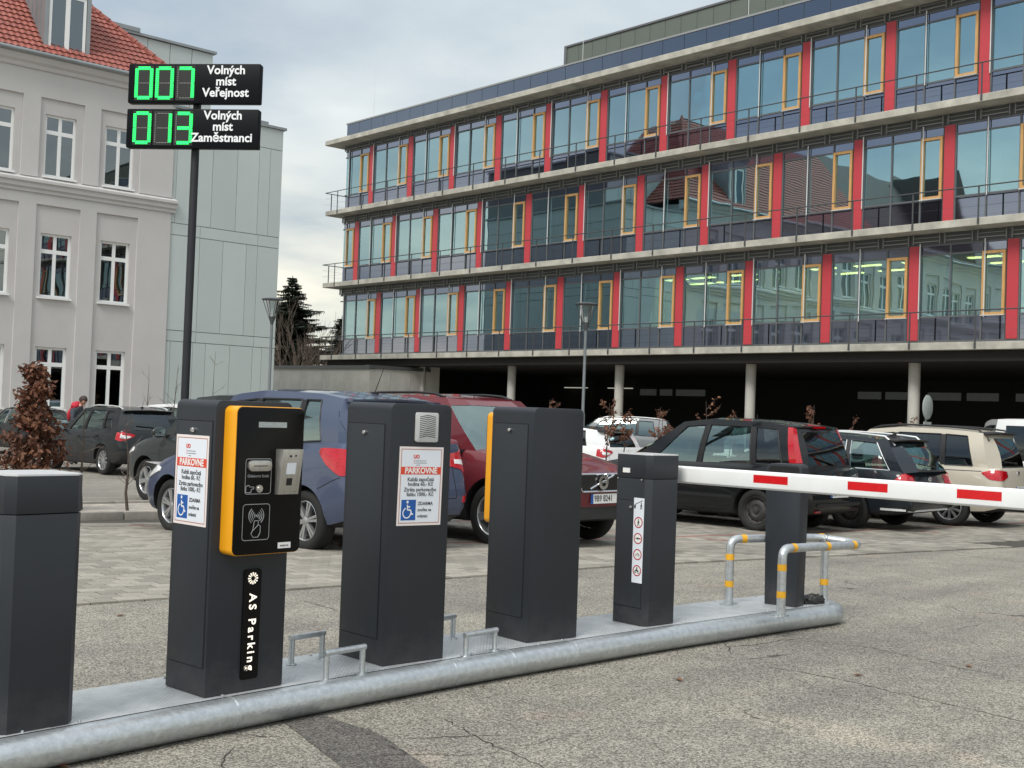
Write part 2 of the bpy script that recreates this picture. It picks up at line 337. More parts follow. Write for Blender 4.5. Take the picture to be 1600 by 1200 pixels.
# paved bays: boundary line parallel to the island
PV0 = Vector((-3.25, 8.46)); PD = Vector((.775, .632)).normalized(); PN = Vector((-PD.y, PD.x))
def pv(s, t): q = PV0 + PD * s + PN * t; return (q.x, q.y)
sheet('paving_bed', [pv(-9, 0), pv(13.2, 0), pv(24, .5), pv(24, 6.5), pv(-9, 7.2)], .004, M['bed'])
PAVE = obj('paving', None, kind='structure')
def paver_geo(mbx, s, t, l=.188, w=.148, h=.018, m=0):
    j = rnd.uniform(-.0015, .0015); hz = h + rnd.uniform(-.002, .002); b = .005
    c = [pv(s + j, t), pv(s + l, t + j), pv(s + l, t + w), pv(s, t + w)]
    ci = [pv(s + b, t + b), pv(s + l - b, t + b), pv(s + l - b, t + w - b), pv(s + b, t + w - b)]
    v = [(x, y, gh(y) + .001) for x, y in c] + [(x, y, gh(y) + hz - .003) for x, y in c] + [(x, y, gh(y) + hz) for x, y in ci]
    f = [(0, 1, 5, 4), (1, 2, 6, 5), (2, 3, 7, 6), (3, 0, 4, 7), (4, 5, 9, 8), (5, 6, 10, 9), (6, 7, 11, 10), (7, 4, 8, 11), (8, 9, 10, 11)]
    mbx.add(v, f, m)
def proj(x, y, z=0.0):
    v = Vector((x, y, z - CAM_H)); w = v.dot(_F)
    if w < .1: return (-999, -999, 0)
    return (800 + FPX * v.dot(_R) / w, 600 - FPX * v.dot(_U) / w, w)
cells = []
row = 0; t = 0.0
while t < 6.2:
    s = -8.6 + (.1 if row % 2 else 0)
    smax = 13.0 + (10 if t > .6 else 0)
    while s < smax:
        cx, cy = pv(s + .1, t + .08)
        px, py, dep = proj(cx, cy, gh(cy))
        if -60 < px < 1660: cells.append((dep, s, t, row, px, py))
        s += .2
    t += .16; row += 1
def in_gap(px, py):   # openings between the near columns, where the photograph shows the paving
    return any(a < px < b for a, b in ((112, 268), (445, 536), (698, 758), (905, 950), (1064, 1192), (1262, 1600)))
near = sorted([c for c in cells if in_gap(c[4], c[5])])[:300]
ns = set((c[1], c[2]) for c in near)
rest = MB(); protos = {}
for dep, s, t, row, px, py in cells:
    red = (row in (16,)) or (abs((s + t * .35) % 5.0) < .1 and t > 1.6)
    if (s, t) in ns: continue
    paver_geo(rest, s, t, m=1 if red else 0)
rest.build('paver_field', [M['paver'], M['paver_red']], PAVE, kind='stuff', smooth=0, fix=False)
# the 300 nearest visible pavers: objects sharing one mesh
pm = MB(); l, w, h, b = .188, .148, .018, .005
c = [(0, 0), (l, 0), (l, w), (0, w)]; ci = [(b, b), (l - b, b), (l - b, w - b), (b, w - b)]
pm.add([(x, y, -.003) for x, y in c] + [(x, y, h - .003) for x, y in c] + [(x, y, h) for x, y in ci], [(0, 1, 5, 4), (1, 2, 6, 5), (2, 3, 7, 6), (3, 0, 4, 7), (4, 5, 9, 8), (5, 6, 10, 9), (6, 7, 11, 10), (7, 4, 8, 11), (8, 9, 10, 11)])
pmes = []
for k in range(5):
    mm_ = pbr('paver_shade', tuple(c_ * (0.80 + .09 * k) for c_ in (.285, .262, .222)), .88, var=.14, vscale=9, bump=.25, bscale=160, detail=8)
    pmes.append(pm.mesh('paver', mm_, smooth=0, fix=False))
for dep, s, t, row, px, py in near:
    x, y = pv(s, t)
    obj('paver', rnd.choice(pmes), PAVE, (x, y, gh(y) + rnd.uniform(-.001, .002)), (0, 0, atan2(PD.y, PD.x) + rnd.uniform(-.012, .012)))
# planting strip with kerb, running on behind the parked row
KD = Vector((.7071, .7071)); K0 = Vector((-5.0, 15.95)); KN = Vector((-.7071, .7071))
def kp(s, t): q = K0 + KD * s + KN * t; return (q.x, q.y)
STR = MB()
def strip_mesh(s0, s1, t0, t1, dz):
    n = max(2, int(abs(s1 - s0) / .6)); v = []; f = []
    for i in range(n + 1):
        s = s0 + (s1 - s0) * i / n
        for t in (t0, t1):
            x, y = kp(s, t); v.append((x, y, gh(y) + dz))
    for i in range(n): f.append((2 * i, 2 * i + 2, 2 * i + 3, 2 * i + 1))
    return MB().add(v, f)
struct('planting_bed', strip_mesh(-9, 26, .1, 2.2, .075).mesh('planting_bed', M['gravel']))
KERB = obj('kerb', None, kind='structure')
kb = MB()
def kerb_mesh(dy): 
    m_ = MB().box(0, .985, 0, .12, -.12, .11); me = m_.mesh('kerb_stone', M['kerb'], smooth=0); return bevel_mesh(me, .012, 2)
kme = kerb_mesh(0)
for side in (0, 2.2):
    for i in range(-9, 26):
        x, y = kp(i, side); x2, y2 = kp(i + 1, side)
        obj('kerb_stone', kme, KERB, (x, y, gh(y)), (0, -atan2(gh(y2) - gh(y), 1.0), radians(45)))
# asphalt lanes of the car park behind
sheet('parking_lane', [kp(-9, 2.4), kp(30, 2.4), kp(30, 22), kp(-9, 22)], .004, M['lot'])
# cracks that show in the near lane: thin jagged grooves
CR = [[(1.26, 8.61), (1.42, 8.4), (1.47, 8.08), (1.46, 7.7)], [(1.44, 7.95), (1.67, 8.08), (1.91, 8.3), (2.09, 8.39)], [(1.53, 7.4), (1.77, 7.26), (2.01, 7.02), (2.19, 6.78), (2.42, 6.53), (2.66, 6.22), (2.87, 5.97)], [(2.05, 8.33), (2.45, 8.13), (2.77, 7.61), (3.1, 7.25)], [(-2.17, 5.07), (-1.84, 5.04), (-1.52, 5.12)], [(-1.29, 5.5), (-1.11, 5.43), (-0.92, 5.44)], [(-1.13, 5.28), (-1.13, 5.08), (-1.09, 4.82)], [(-0.4, 5.48), (-0.17, 5.56), (0.06, 5.61)], [(-0.28, 5.89), (-0.06, 5.47), (0.17, 5.15), (0.31, 4.9)], [(-1.54, 9.25), (-1.19, 8.82), (-0.84, 8.54)]]
cm = MB(); rc = random.Random(5)
for path in CR:
    P = []
    for (ax, ay), (bx, by) in zip(path, path[1:]):
        n_ = max(3, int(math.hypot(bx - ax, by - ay) / .035))
        for i in range(n_): P.append((ax + (bx - ax) * i / n_ + rc.uniform(-.012, .012), ay + (by - ay) * i / n_ + rc.uniform(-.012, .012)))
    w_ = [rc.uniform(.0012, .0042) * min(1, (i + 1) / 4, (len(P) - i) / 4) for i in range(len(P))]
    for i in range(len(P) - 1):
        (ax, ay), (bx, by) = P[i], P[i + 1]; l_ = math.hypot(bx - ax, by - ay) or 1; nx, ny = -(by - ay) / l_, (bx - ax) / l_
        cm.add([(ax + nx * w_[i], ay + ny * w_[i], .0022), (ax - nx * w_[i], ay - ny * w_[i], .0022), (bx - nx * w_[i + 1], by - ny * w_[i + 1], .0022), (bx + nx * w_[i + 1], by + ny * w_[i + 1], .0022)], [(0, 1, 2, 3)])
o_ = cm.build('asphalt_cracks', pbr('crack_dirt', (.035, .03, .025), .95), smooth=0, fix=False, kind='structure')
# small flush stones and debris along the island
deb = MB()
for i in range(260):
    k = rnd.random(); x = -2.0 + 4.4 * k; y = 4.72 + 4.28 * k + .10 * sin(pi * k)
    o = abs(rnd.gauss(0, .05)) + .035; x += .70 * o; y += -.71 * o - .0
    r = rnd.uniform(.002, .007)
    deb.add([(x + r * cos(a), y + r * sin(a), .001) for a in (0, 2.1, 4.2)] + [(x, y, r * .9)], [(0, 1, 3), (1, 2, 3), (2, 0, 3)])
M['debris'] = pbr('grit_debris', (.09, .05, .03), .95, var=.5, vscale=8)
deb.build('grit', M['debris'], kind='stuff', label='brown grit and leaf crumbs along the foot of the galvanised tube', cat='grit', smooth=0)
lv = MB()
for i, (x, y) in enumerate([(-1.74, 4.87), (2.9, 7.6), (2.1, 7.2), (1.0, 6.9), (3.5, 7.4), (-1.2, 8.0), (-2.6, 8.3)]):
    a = i * 1.7; r = .018
    c1, s1 = cos(a), sin(a)
    lv.add([(x - 2 * r * c1, y - 2 * r * s1, .004), (x + r * s1, y - r * c1, .012), (x + 2 * r * c1, y + 2 * r * s1, .006), (x - r * s1, y + r * c1, .014)], [(0, 1, 2, 3)])
M['dryleaf'] = pbr('dry_leaf', (.20, .085, .035), .75, var=.4, vscale=5)
lv.build('fallen_leaves', M['dryleaf'], kind='stuff', label='few dry brown leaves lying on the asphalt near the tube', cat='leaves', smooth=0)
# ------------------------------------------------------------------ galvanised island
EDGE = [(-2.75, 3.80), (-2.35, 4.27), (-1.95, 4.75), (-1.47, 5.30), (-1.02, 5.80), (-.48, 6.38), (.0, 6.87), (.44, 7.29), (.9, 7.73), (1.36, 8.15), (1.88, 8.62), (2.36, 9.03)]
def smooth_path(P, n=6):
    P = [Vector((*p, 0)) if len(p) == 2 else Vector(p) for p in P]; o = []
    for i in range(len(P) - 1):
        a = P[max(i - 1, 0)]; b = P[i]; c = P[i + 1]; d = P[min(i + 2, len(P) - 1)]
        for k in range(n):
            t = k / n; o.append(.5 * ((2 * b) + (c - a) * t + (2 * a - 5 * b + 4 * c - d) * t * t + (3 * b - a - 3 * c + d) * t ** 3))
    o.append(P[-1]); return o
EP = smooth_path(EDGE)
def normal_at(i):
    a = EP[max(0, i - 1)]; b = EP[min(len(EP) - 1, i + 1)]; T = (b - a).normalized(); return Vector((T.y, -T.x, 0))   # outward (towards the near lane)
isl = thing('barrier_island', 'galvanised steel traffic island with tread plate top and round tube edge under the columns', 'traffic island', (0, 0, 0))
RT = .0725
def offs(d, z): return [EP[i] + normal_at(i) * d + Vector((0, 0, z)) for i in range(len(EP))]
fr = offs(.052, RT + .004); bk = offs(-.47, .076)
end_f, end_b = fr[-1], bk[-1]; T = (EP[-1] - EP[-2]).normalized(); Nn = normal_at(len(EP) - 1); mid = (end_f + end_b) / 2
# rounded end: two quarter bends joined by a short straight
rb = .20; arc = []
for k in range(1, 9):
    a = pi / 2 * k / 8; arc.append(end_f + T * (rb * sin(a)) - Nn * (rb * (1 - cos(a))))
arc2 = []
for k in range(0, 9):
    a = pi / 2 * k / 8; arc2.append((end_b + T * (rb * cos(a)) + Nn * (rb * (1 - sin(a)))).lerp(end_b + T * (rb * cos(a)) + Nn * (rb * (1 - sin(a))) + Vector((0, 0, .019)), 1 - k / 8))
cuts = [0, 24, 33, 36, 40, len(fr) - 1]
segs = []
for a, b in ((0, 21), (21, 32), (32, 36), (36, 41), (41, len(fr) - 1)):
    segs.append(fr[a:b + 1])
segs[-1] = segs[-1] + arc + arc2
segs.append(bk[::-1])
for i, s in enumerate(segs):
    MB().tube(s, RT if i < 4 else (.054 if i == 5 else [RT] * (len(s) - 9) + [RT + (.054 - RT) * q / 8 for q in range(9)]), 28).build('edge_tube', M['zinc'], isl, smooth=40)
# weld rings and joint
for i in (21, 32, 36, 41):
    p = fr[i]; q = fr[i + 1]; d = (q - p).normalized() * .006
    MB().tube([p - d * .8, p + d * .8], RT + .0028, 28).build('weld_ring', M['zinc'], isl)
def tread():
    m = pbr('tread_plate', (.52, .54, .55), .38, metal=.25, var=.16, vscale=7, detail=9); nt = m.node_tree; B = nt.nodes['Principled BSDF']
    tc = nt.nodes.new('ShaderNodeTexCoord')
    def wave(rot):
        mp = nt.nodes.new('ShaderNodeMapping'); mp.inputs['Rotation'].default_value = (0, 0, rot); nt.links.new(tc.outputs['Object'], mp.inputs[0])
        w = nt.nodes.new('ShaderNodeTexWave'); w.inputs['Scale'].default_value = 18; nt.links.new(mp.outputs[0], w.inputs['Vector']); return w.outputs[0]
    a, b = wave(radians(0)), wave(radians(90))
    x = nt.nodes.new('ShaderNodeMath'); x.operation = 'MULTIPLY'; nt.links.new(a, x.inputs[0]); nt.links.new(b, x.inputs[1])
    bp = nt.nodes.new('ShaderNodeBump'); bp.inputs['Strength'].default_value = .7; bp.inputs['Distance'].default_value = .004
    nt.links.new(x.outputs[0], bp.inputs['Height']); nt.links.new(bp.outputs[0], B.inputs['Normal']); return m
M['tread'] = tread()
f2 = offs(-.004, .134); b2 = offs(-.535, .134)
cutsp = [0, 14, 27, 40, 53, len(EP) - 1]
cap_pts = []
for a, b in zip(cutsp, cutsp[1:]):
    p = f2[a:b + 1] + b2[a:b + 1][::-1]
    if b == len(EP) - 1:
        ce = (f2[-1] + b2[-1]) / 2; hw = (f2[-1] - b2[-1]).length / 2
        capp = [ce + Nn * hw * cos(t) + T * .21 * sin(t) ** .6 for t in [pi * k / 10 for k in range(1, 10)]]
        p = f2[a:b + 1] + capp + b2[a:b + 1][::-1]
    MB().prism([(q.x, q.y) for q in p], .107, .138 + (.0 if (a // 13) % 2 else .0015)).build('tread_plate', M['tread'], isl, smooth=0)
gp_ = MB(); oi, oo = offs(-.0035, .1395), offs(.0095, .1395); gp_.add(oi + oo, [(i, i + 1, len(oi) + i + 1, len(oi) + i) for i in range(len(oi) - 1)]).build('edge_gap_shade', M['seam'], isl, smooth=0, fix=False)  # dark ribbon painting the shade between plate edge and tube
bl = MB()
for a in (2, 8, 13, 15, 21, 26, 28, 34, 39, 41, 47, 52, 55, 60, 64):
    for o in (offs(-.022, .139), offs(-.50, .139)): bl.lathe([(.0, .009), (.006, .009), (.0075, .006), (.0075, 0)], 8, 'z', c=o[a])
bl.build('bolt_heads', M['zinc'], isl, kind='stuff')
TOPZ = .140
# ------------------------------------------------------------------ U handles
def handle(p, q, h, r=.0150):
    p = Vector((*p, TOPZ)); q = Vector((*q, TOPZ)); u = Vector((0, 0, h))
    m = MB(); s = r
    d = (q - p).normalized()
    m.tube([p, p + u], s, 10); m.tube([q, q + u], s, 10); m.tube([p + u - d * s, q + u + d * s], s * 1.02, 10)
    for c in (p, q): m.lathe([(.0, .006), (.026, .006), (.028, 0)], 12, 'z', c=c)
    return m
hs = [((-1.085, 6.30), (-.955, 6.46), .135, 'galvanised U handle at the back edge of the island between ticket column and vent column'),
      ((-.853, 5.945), (-.70, 6.13), .135, 'galvanised U handle at the front edge of the island left of the vent column'),
      ((-.41, 7.00), (-.295, 7.165), .13, 'galvanised U handle at the back edge, mostly hidden behind the vent column'),
      ((-.20, 6.665), (-.045, 6.85), .115, 'galvanised U handle at the front edge just left of the plain third column')]
for p, q, h, lb in hs:
    c = Vector(((p[0] + q[0]) / 2, (p[1] + q[1]) / 2, 0)); 
    m = handle(p, q, h); m.v = [(x - c.x, y - c.y, z - TOPZ) for x, y, z in m.v]
    m.build('lifting_handle', M['zinc'], loc=(c.x, c.y, TOPZ), label=lb, cat='handle', group='lifting handles on the island', smooth=40)

# ------------------------------------------------------------------ column builder
def col_rz(az): return radians(90 - az)
def column_body(w, d, h, r=.035):
    prof = rrect(0, w, -.2, h, r, 5); prof = [(x, max(z, 0)) for x, z in prof]
    # bottom square: replace the lower rounding
    prof = [(x, z) for x, z in prof if z > 0]
    prof = [(0, 0), (w, 0)] + prof
    m = MB().prism(prof, 0, d, 'y'); return bevel_mesh(m.mesh('body', M['anthracite'], smooth=0), .004, 2, 50)
def door_left(t, w, d, h, zb, zt, y0, y1, mt='anthracite2'):
    """door leaf on the -X face: dark gap and a leaf standing 3 mm proud"""
    g = MB().box(-.0012, .01, y0 - .005, y1 + .005, zb - .005, zt + .005); g.build('door_gap', M['seam'], t, smooth=0)
    me = MB().box(-.0045, .004, y0, y1, zb, zt).mesh('door', M[mt], smooth=0); obj('door', bevel_mesh(me, .0015, 2), t)
def lock_left(t, y, z, r=.011):
    m = MB().lathe([(0, -.016), (r * .8, -.016), (r, -.012), (r, .0)], 18, 'x', c=(-.004, y, z)); m.build('lock', M['chrome'], t)
LINES = [('Každá započatá', .30, .052, 0), ('hodina 60,- Kč', .25, .052, 0), ('Ztráta parkovacího', .185, .052, 0), ('lístku 1000,- Kč', .135, .052, 0)]
def sticker(t, X, w=.30, h=.415, name='tariff_sticker'):
    """X: matrix placing the sticker plane (x right, y up, z out) at its centre"""
    S = MB(); S.box(-w / 2, w / 2, -h / 2, h / 2, 0, .0012, 0)
    def bx(x0, x1, y0, y1, m, z=.0016): S.box(x0, x1, y0, y1, .0003, z, m)
    a, b = w / 2 - .012, h / 2 - .012
    for (x0, x1, y0, y1) in ((-a, a, b - .003, b), (-a, a, -b, -b + .003), (-a, -a + .003, -b, b), (a - .003, a, -b, b)): bx(x0, x1, y0, y1, 1)
    bx(-a + .006, a - .006, -b + .006, b - .006, 5, .0014)
    y1 = h * .245; y0 = h * .148; bx(-a, a, y0, y1, 2, .0019)
    k = w / .30
    def tx(s, x, y, size, m, al='CENTER', bold=.012, sp=1.0):
        T = text_mesh(s, size * k, al, bold, .0004, sp); T.m = [m] * len(T.f); S.merge(T, Matrix.Translation((x, y, .0024)) @ Matrix.Diagonal((1, h / .415 / k, 1, 1)))
    tx('PARKOVNÉ', 0, (y0 + y1) / 2 - .001, .043, 4, bold=.03)
    for i, (s, yy) in enumerate((('Každá započatá', .085), ('hodina 60,- Kč', .025), ('Ztráta parkovacího', -.045), ('lístku 1000,- Kč', -.105))):
        tx(s, 0, yy * h, .0285, 3, bold=.008)
    # hospital mark
    tx('UO', -.035 * k, .155 + 0 * h - .0, .026, 2, bold=.04)
    bx(-.052 * k, -.049 * k, .118, .140, 2); 
    for i, (l_) in enumerate((.075, .08, .035)): bx(-.044 * k + (.01 if i == 2 else 0), (-.044 + l_) * k, .131 - .011 * i, .135 - .011 * i, 6)
    # wheelchair field
    bx0 = -a + .014; bx1 = bx0 + .098 * k; by0 = -b + .016; by1 = by0 + .108
    bx(bx0, bx1, by0, by1, 7, .0019)
    cx = (bx0 + bx1) / 2; cy = (by0 + by1) / 2
    P = MB()
    def pol(pts, r=.0038):
        for p, q in zip(pts, pts[1:]): P.cyl((p[0], p[1], 0), (q[0], q[1], 0), r, r, 6, 4)
    P.lathe([(0, .0005), (.0075, .0005), (.0075, 0)], 12, 'z', c=(-.008, .042, 0), m=4)
    pol([(-.008, .028), (-.006, .0), (.014, .0), (.024, -.024), (.032, -.020)]); pol([(-.007, .016), (.01, .016)])
    pol([(-.010 + .0 + .026 * cos(q), -.016 + .026 * sin(q)) for q in [radians(110 + 250 * i / 14) for i in range(15)]], .0033)
    S.merge(P, Matrix.Translation((cx, cy, .0021)) @ Matrix.Diagonal((k, 1, .12, 1)))
    tx('ZDARMA', bx1 + .012, cy + .033, .025, 3, 'LEFT', .01); tx('zvoňte na', bx1 + .012, cy, .0235, 3, 'LEFT', .01); tx('vrátnici', bx1 + .012, cy - .033, .0235, 3, 'LEFT', .01)
    o = S.build(name, [M['stickerpink'], M['stickerline'], M['stickerred'], M['ink'], M['printwhite'], M['stickerwhite'], M['inkgrey'], M['blue']], t, smooth=0, fix=False)
    o.matrix_local = X; return o
def reader(t, x0, x1, z0, z1, dep, front=True, y=0.0):
    """yellow shell with a black acrylic face; front=True stands off the -Y face"""
    sg = -1 if front else 1
    me = MB().prism(rrect(x0, x1, z0, z1, .03, 6), y, y + sg * dep, 'y').mesh('reader_shell', M['yellow'], smooth=0); obj('reader_shell', bevel_mesh(me, .004, 2, 60), t)
    me = MB().prism(rrect(x0 + .0035, x1 - .0035, z0 + .0035, z1 - .0035, .028, 6), y + sg * (dep - .004), y + sg * (dep + .006), 'y').mesh('reader_face', M['blackgloss'], smooth=0)
    f = obj('reader_face', bevel_mesh(me, .0015, 2, 60), t); return f

# ---- ticket column (with reader)
K1 = thing('ticket_column', 'tall anthracite ticket column with yellow and black card reader and lit lettering plate', 'parking terminal', (-1.335, 5.515, TOPZ), col_rz(42.5), 'parking terminals on the island')
w, d, h = .43, .325, 1.345
obj('body', column_body(w, d, h), K1); door_left(K1, w, d, h, .13, 1.245, .022, d - .025); lock_left(K1, .165, 1.205)
sticker(K1, LEFTF(.172, .972, -.0045), .268, .415)
F = reader(K1, .045, .425, .643, 1.322, .095)
yf = -.1015
def fz(v): return 1.322 - v * .679           # v: fraction down the face
def fx(u): return .045 + u * .38
fm = MB()
def ring(mb_, x0, x1, z0, z1, r, wd=.003, m=0):
    o = rrect(x0, x1, z0, z1, r, 5); i = rrect(x0 + wd, x1 - wd, z0 + wd, z1 - wd, max(.002, r - wd), 5); n = len(o)
    mb_.add([(p[0], yf - .0012, p[1]) for p in o + i], [(k, (k + 1) % n, n + (k + 1) % n, n + k) for k in range(n)], m)
dm = MB().box(fx(.31), fx(.72), yf - .003, yf + .002, fz(.14), fz(.103)); dm.build('display', pbr('lcd_strip', (.36, .40, .40), .25, var=.2, vscale=30, stretch=(1, 1, 6)), K1, smooth=0)
fm = MB(); ring(fm, fx(.14), fx(.52), fz(.59), fz(.35), .014); ring(fm, fx(.125), fx(.52), fz(.90), fz(.655), .016)
T = text_mesh('Odeberte lístek', .0185, 'CENTER', .01, .0002); fm.merge(T, FRONT(fx(.33), fz(.468), yf - .001))
# pointing hand + button label outline
def stroke(mb_, pts, r=.0016, m=0):
    for p, q in zip(pts, pts[1:]): mb_.cyl((p[0], yf - .0008, p[1]), (q[0], yf - .0008, q[1]), r, r, 5, m)
hx, hz_ = fx(.215), fz(.555)
stroke(fm, [(hx - .022, hz_ + .012), (hx - .022, hz_ - .016), (hx + .006, hz_ - .016), (hx + .008, hz_ - .002), (hx + .022, hz_ + .002), (hx + .022, hz_ + .009), (hx - .004, hz_ + .010), (hx - .004, hz_ + .018), (hx - .022, hz_ + .012)])
cx_, cz_ = fx(.325), fz(.735)
for r_ in (.011, .021, .031, .041):
    for s_ in (-1, 1): stroke(fm, [(cx_ + s_ * r_ * cos(a), cz_ + r_ * sin(a)) for a in [radians(-50 + 100 * i / 8) for i in range(9)]], .0019)
fm.lathe([(0, -.001), (.005, -.001), (.005, 0)], 12, 'y', c=(cx_, yf, cz_))
hx, hz_ = fx(.32), fz(.835)
stroke(fm, [(hx - .008, hz_ + .045), (hx + .014, hz_ + .045), (hx + .014, hz_ + .028), (hx + .026, hz_ + .020), (hx + .026, hz_ - .010), (hx + .014, hz_ - .030), (hx - .012, hz_ - .030), (hx - .024, hz_ - .014), (hx - .014, hz_ + .004), (hx - .008, hz_ + .045)])
stroke(fm, [(hx - .012, hz_ + .002), (hx + .014, hz_ + .026)])
fm.build('face_print', M['printgrey'], F, smooth=0, fix=False)
# ticket mouth
me = MB().prism(rrect(fx(.165), fx(.50), fz(.435), fz(.362), .021, 6), yf + .002, yf - .016, 'y').mesh('ticket_slot', [M['steel']], smooth=0)
slot = obj('ticket_slot', bevel_mesh(me, .003, 2, 60), K1); MB().box(fx(.235), fx(.43), yf - .0168, yf - .013, fz(.402), fz(.396)).build('slot_mouth', M['seam'], slot, smooth=0)
bt = MB().lathe([(0, -.012), (.009, -.012), (.011, -.010), (.012, -.008), (.0175, -.008), (.0185, -.004), (.0185, 0)], 24, 'y', c=(fx(.345), yf, fz(.553))); bt.build('ticket_button', M['steel'], K1)
# stainless intercom, wedge body
ic = MB(); xa, xb, za, zb_ = fx(.58), fx(.90), fz(.595), fz(.285)
v = [(xa, yf, za), (xb, yf, za), (xb, yf, zb_), (xa, yf, zb_), (xa + .006, yf - .020, za), (xb, yf - .020, za), (xb, yf - .050, zb_ - .0), (xa + .006, yf - .050, zb_)]
ic.add(v, [(0, 1, 5, 4), (1, 2, 6, 5), (2, 3, 7, 6), (3, 0, 4, 7), (4, 5, 6, 7)], 0)
me = ic.mesh('intercom', M['steel'], smooth=0); IC = obj('intercom', bevel_mesh(me, .002, 2), K1)
def icp(u, v_): return (xa + u * (xb - xa), yf - .050 + v_ * .030 - .0012, zb_ + v_ * (za - zb_))
def icbox(name, u0, u1, v0, v1, m):
    a, b, c_, d_ = icp(u0, v0), icp(u1, v0), icp(u1, v1), icp(u0, v1); mm_ = MB(); off = .002
    mm_.add([a, b, c_, d_] + [(p[0], p[1] + off, p[2]) for p in (a, b, c_, d_)], [(0, 1, 2, 3), (0, 4, 5, 1), (1, 5, 6, 2), (2, 6, 7, 3), (3, 7, 4, 0)], 0); return mm_.build(name, m, IC, smooth=0)
icbox('name_card', .30, .72, .30, .55, M['stickerwhite']); icbox('call_button', .36, .62, .64, .80, M['black'])
ml = MB()
for u, v_, r_ in ((.42, .15, .006), (.66, .14, .0045), (.3, .94, .002), (.8, .94, .002)): p = icp(u, v_); ml.lathe([(0, -.001), (r_, -.001), (r_, .001)], 12, 'y', c=p)
ml.build('microphone', M['black'], IC)
lp = MB().box(fx(.66), fx(.85), yf - .0015, yf, fz(.965), fz(.925)); LP = lp.build('maker_label', M['printwhite'], K1, smooth=0)
fmm = MB(); T = text_mesh('entervo', .015, 'CENTER', .02, .0002); fmm.merge(T, FRONT(fx(.755), fz(.946), yf - .0018)); fmm.build('label_print', M['ink'], LP, smooth=0, fix=False)
# lettering plate
me = MB().prism(rrect(.185, .282, .055, .565, .014, 5), .002, -.006, 'y').mesh('lettering_plate', M['blackgloss'], smooth=0); LPp = obj('lettering_plate', me, K1)
M['litwhite'] = pbr('backlit_white', (.9, .85, .75), .4, emit=(1.0, .90, .74), estr=.5)
lt = MB(); T = text_mesh('AS Parking', .057, 'LEFT', .018, .0008, 1.42)
lt.merge(T, Matrix.Translation((.236, -.0072, .452)) @ Matrix.Rotation(pi / 2, 4, 'X') @ Matrix.Rotation(-pi / 2, 4, 'Z'))
for k in range(12):
    a = 2 * pi * k / 12; c1, s1 = cos(a), sin(a); p = (.234 + .011 * c1, .522 + .011 * s1); q = (.234 + .027 * c1, .522 + .027 * s1)
    lt.prism([(p[0] - .0014 * s1, p[1] + .0014 * c1), (p[0] + .0014 * s1, p[1] - .0014 * c1), (q[0] + .0040 * s1, q[1] - .0040 * c1), (q[0] + .0012 * c1, q[1] + .0012 * s1), (q[0] - .0040 * s1, q[1] + .0040 * c1)], -.0072, -.0060, 'y')
lt.build('lit_lettering', M['litwhite'], LPp, smooth=0, fix=False)

# ---- vent column
K2 = thing('vent_column', 'anthracite parking column with white louvred vent over a tariff sticker, middle one of the three tall columns', 'parking terminal', (-.618, 6.318, TOPZ), col_rz(47.5), 'parking terminals on the island')
w, d, h = .405, .40, 1.365
obj('body', column_body(w, d, h), K2); door_left(K2, w, d, h, .135, 1.25, .055, d - .025); lock_left(K2, .22, 1.205)
sticker(K2, FRONT(.205, .930, -.0005) @ Matrix.Rotation(-.012, 4, 'Z'), .295, .415)
me = MB().prism(rrect(.155, .305, 1.163, 1.320, .012, 4), .002, -.014, 'y').mesh('vent_frame', pbr('vent_plastic', (.50, .51, .50), .5, var=.08, vscale=9), smooth=0); VF = obj('vent_frame', bevel_mesh(me, .003, 2, 60), K2)
sl = MB()
for k in range(12):
    z = 1.186 + k * .0099
    sl.add([(.176, -.0145, z), (.230, -.0145, z + .009), (.284, -.0145, z), (.176, -.0145, z + .0036), (.230, -.0145, z + .0126), (.284, -.0145, z + .0036)], [(0, 1, 4, 3), (1, 2, 5, 4)], 0)
sl.build('vent_slots', M['seam'], VF, smooth=0, fix=False)
# ---- third column, reader on its far side
K3 = thing('plain_column', 'plain anthracite column with yellow reader housing on its far side, rightmost tall column', 'parking terminal', (.14, 7.105, TOPZ), col_rz(50), 'parking terminals on the island')
w, d, h = .395, .39, 1.372
obj('body', column_body(w, d, h), K3); door_left(K3, w, d, h, .14, 1.27, .055, d - .025); lock_left(K3, .21, 1.235)
reader(K3, .02, .375, .66, 1.335, .075, False, d)

# ------------------------------------------------------------------ barrier cabinets
def cabinet_body(w, d, h, ch, mt='anthracite'):
    p = [(ch, 0), (w - ch, 0), (w, ch), (w, d - ch), (w - ch, d), (ch, d), (0, d - ch), (0, ch)]
    return bevel_mesh(MB().prism(p, 0, h, 'z').mesh('body', M[mt], smooth=0), .003, 2, 60)
def cabinet(name, label, loc, az, w, d, ch, h=1.095, group='barrier cabinets'):
    t = thing(name, label, 'barrier cabinet', loc, col_rz(az), group)
    hs_ = h - .155; obj('body', cabinet_body(w, d, hs_, ch), t)
    hd = obj('hood', cabinet_body(w + .002, d + .002, h - hs_ - .003, ch, 'anthracite_clean'), t); hd.location = (-.001, -.001, hs_ + .003)
    rim = MB().prism([(ch, 0), (w - ch, 0), (w, ch), (w, d - ch), (w - ch, d), (ch, d), (0, d - ch), (0, ch)], h - .004, h + .006, 'z'); rim.build('lid', pbr('lid_sky_sheen', (.62, .63, .64), .3), t, smooth=0)  # lid colour lightened to paint in the reflection of the bright sky
    return t
BC = cabinet('barrier_cabinet', 'anthracite barrier cabinet with a strip of prohibition symbols, driving the raised white boom', (.90, 7.795, TOPZ), 48, .315, .31, .035)
door_left(BC, 0, 0, 0, .115, .795, .04, .272); lock_left(BC, .062 + .08, .755, .010)
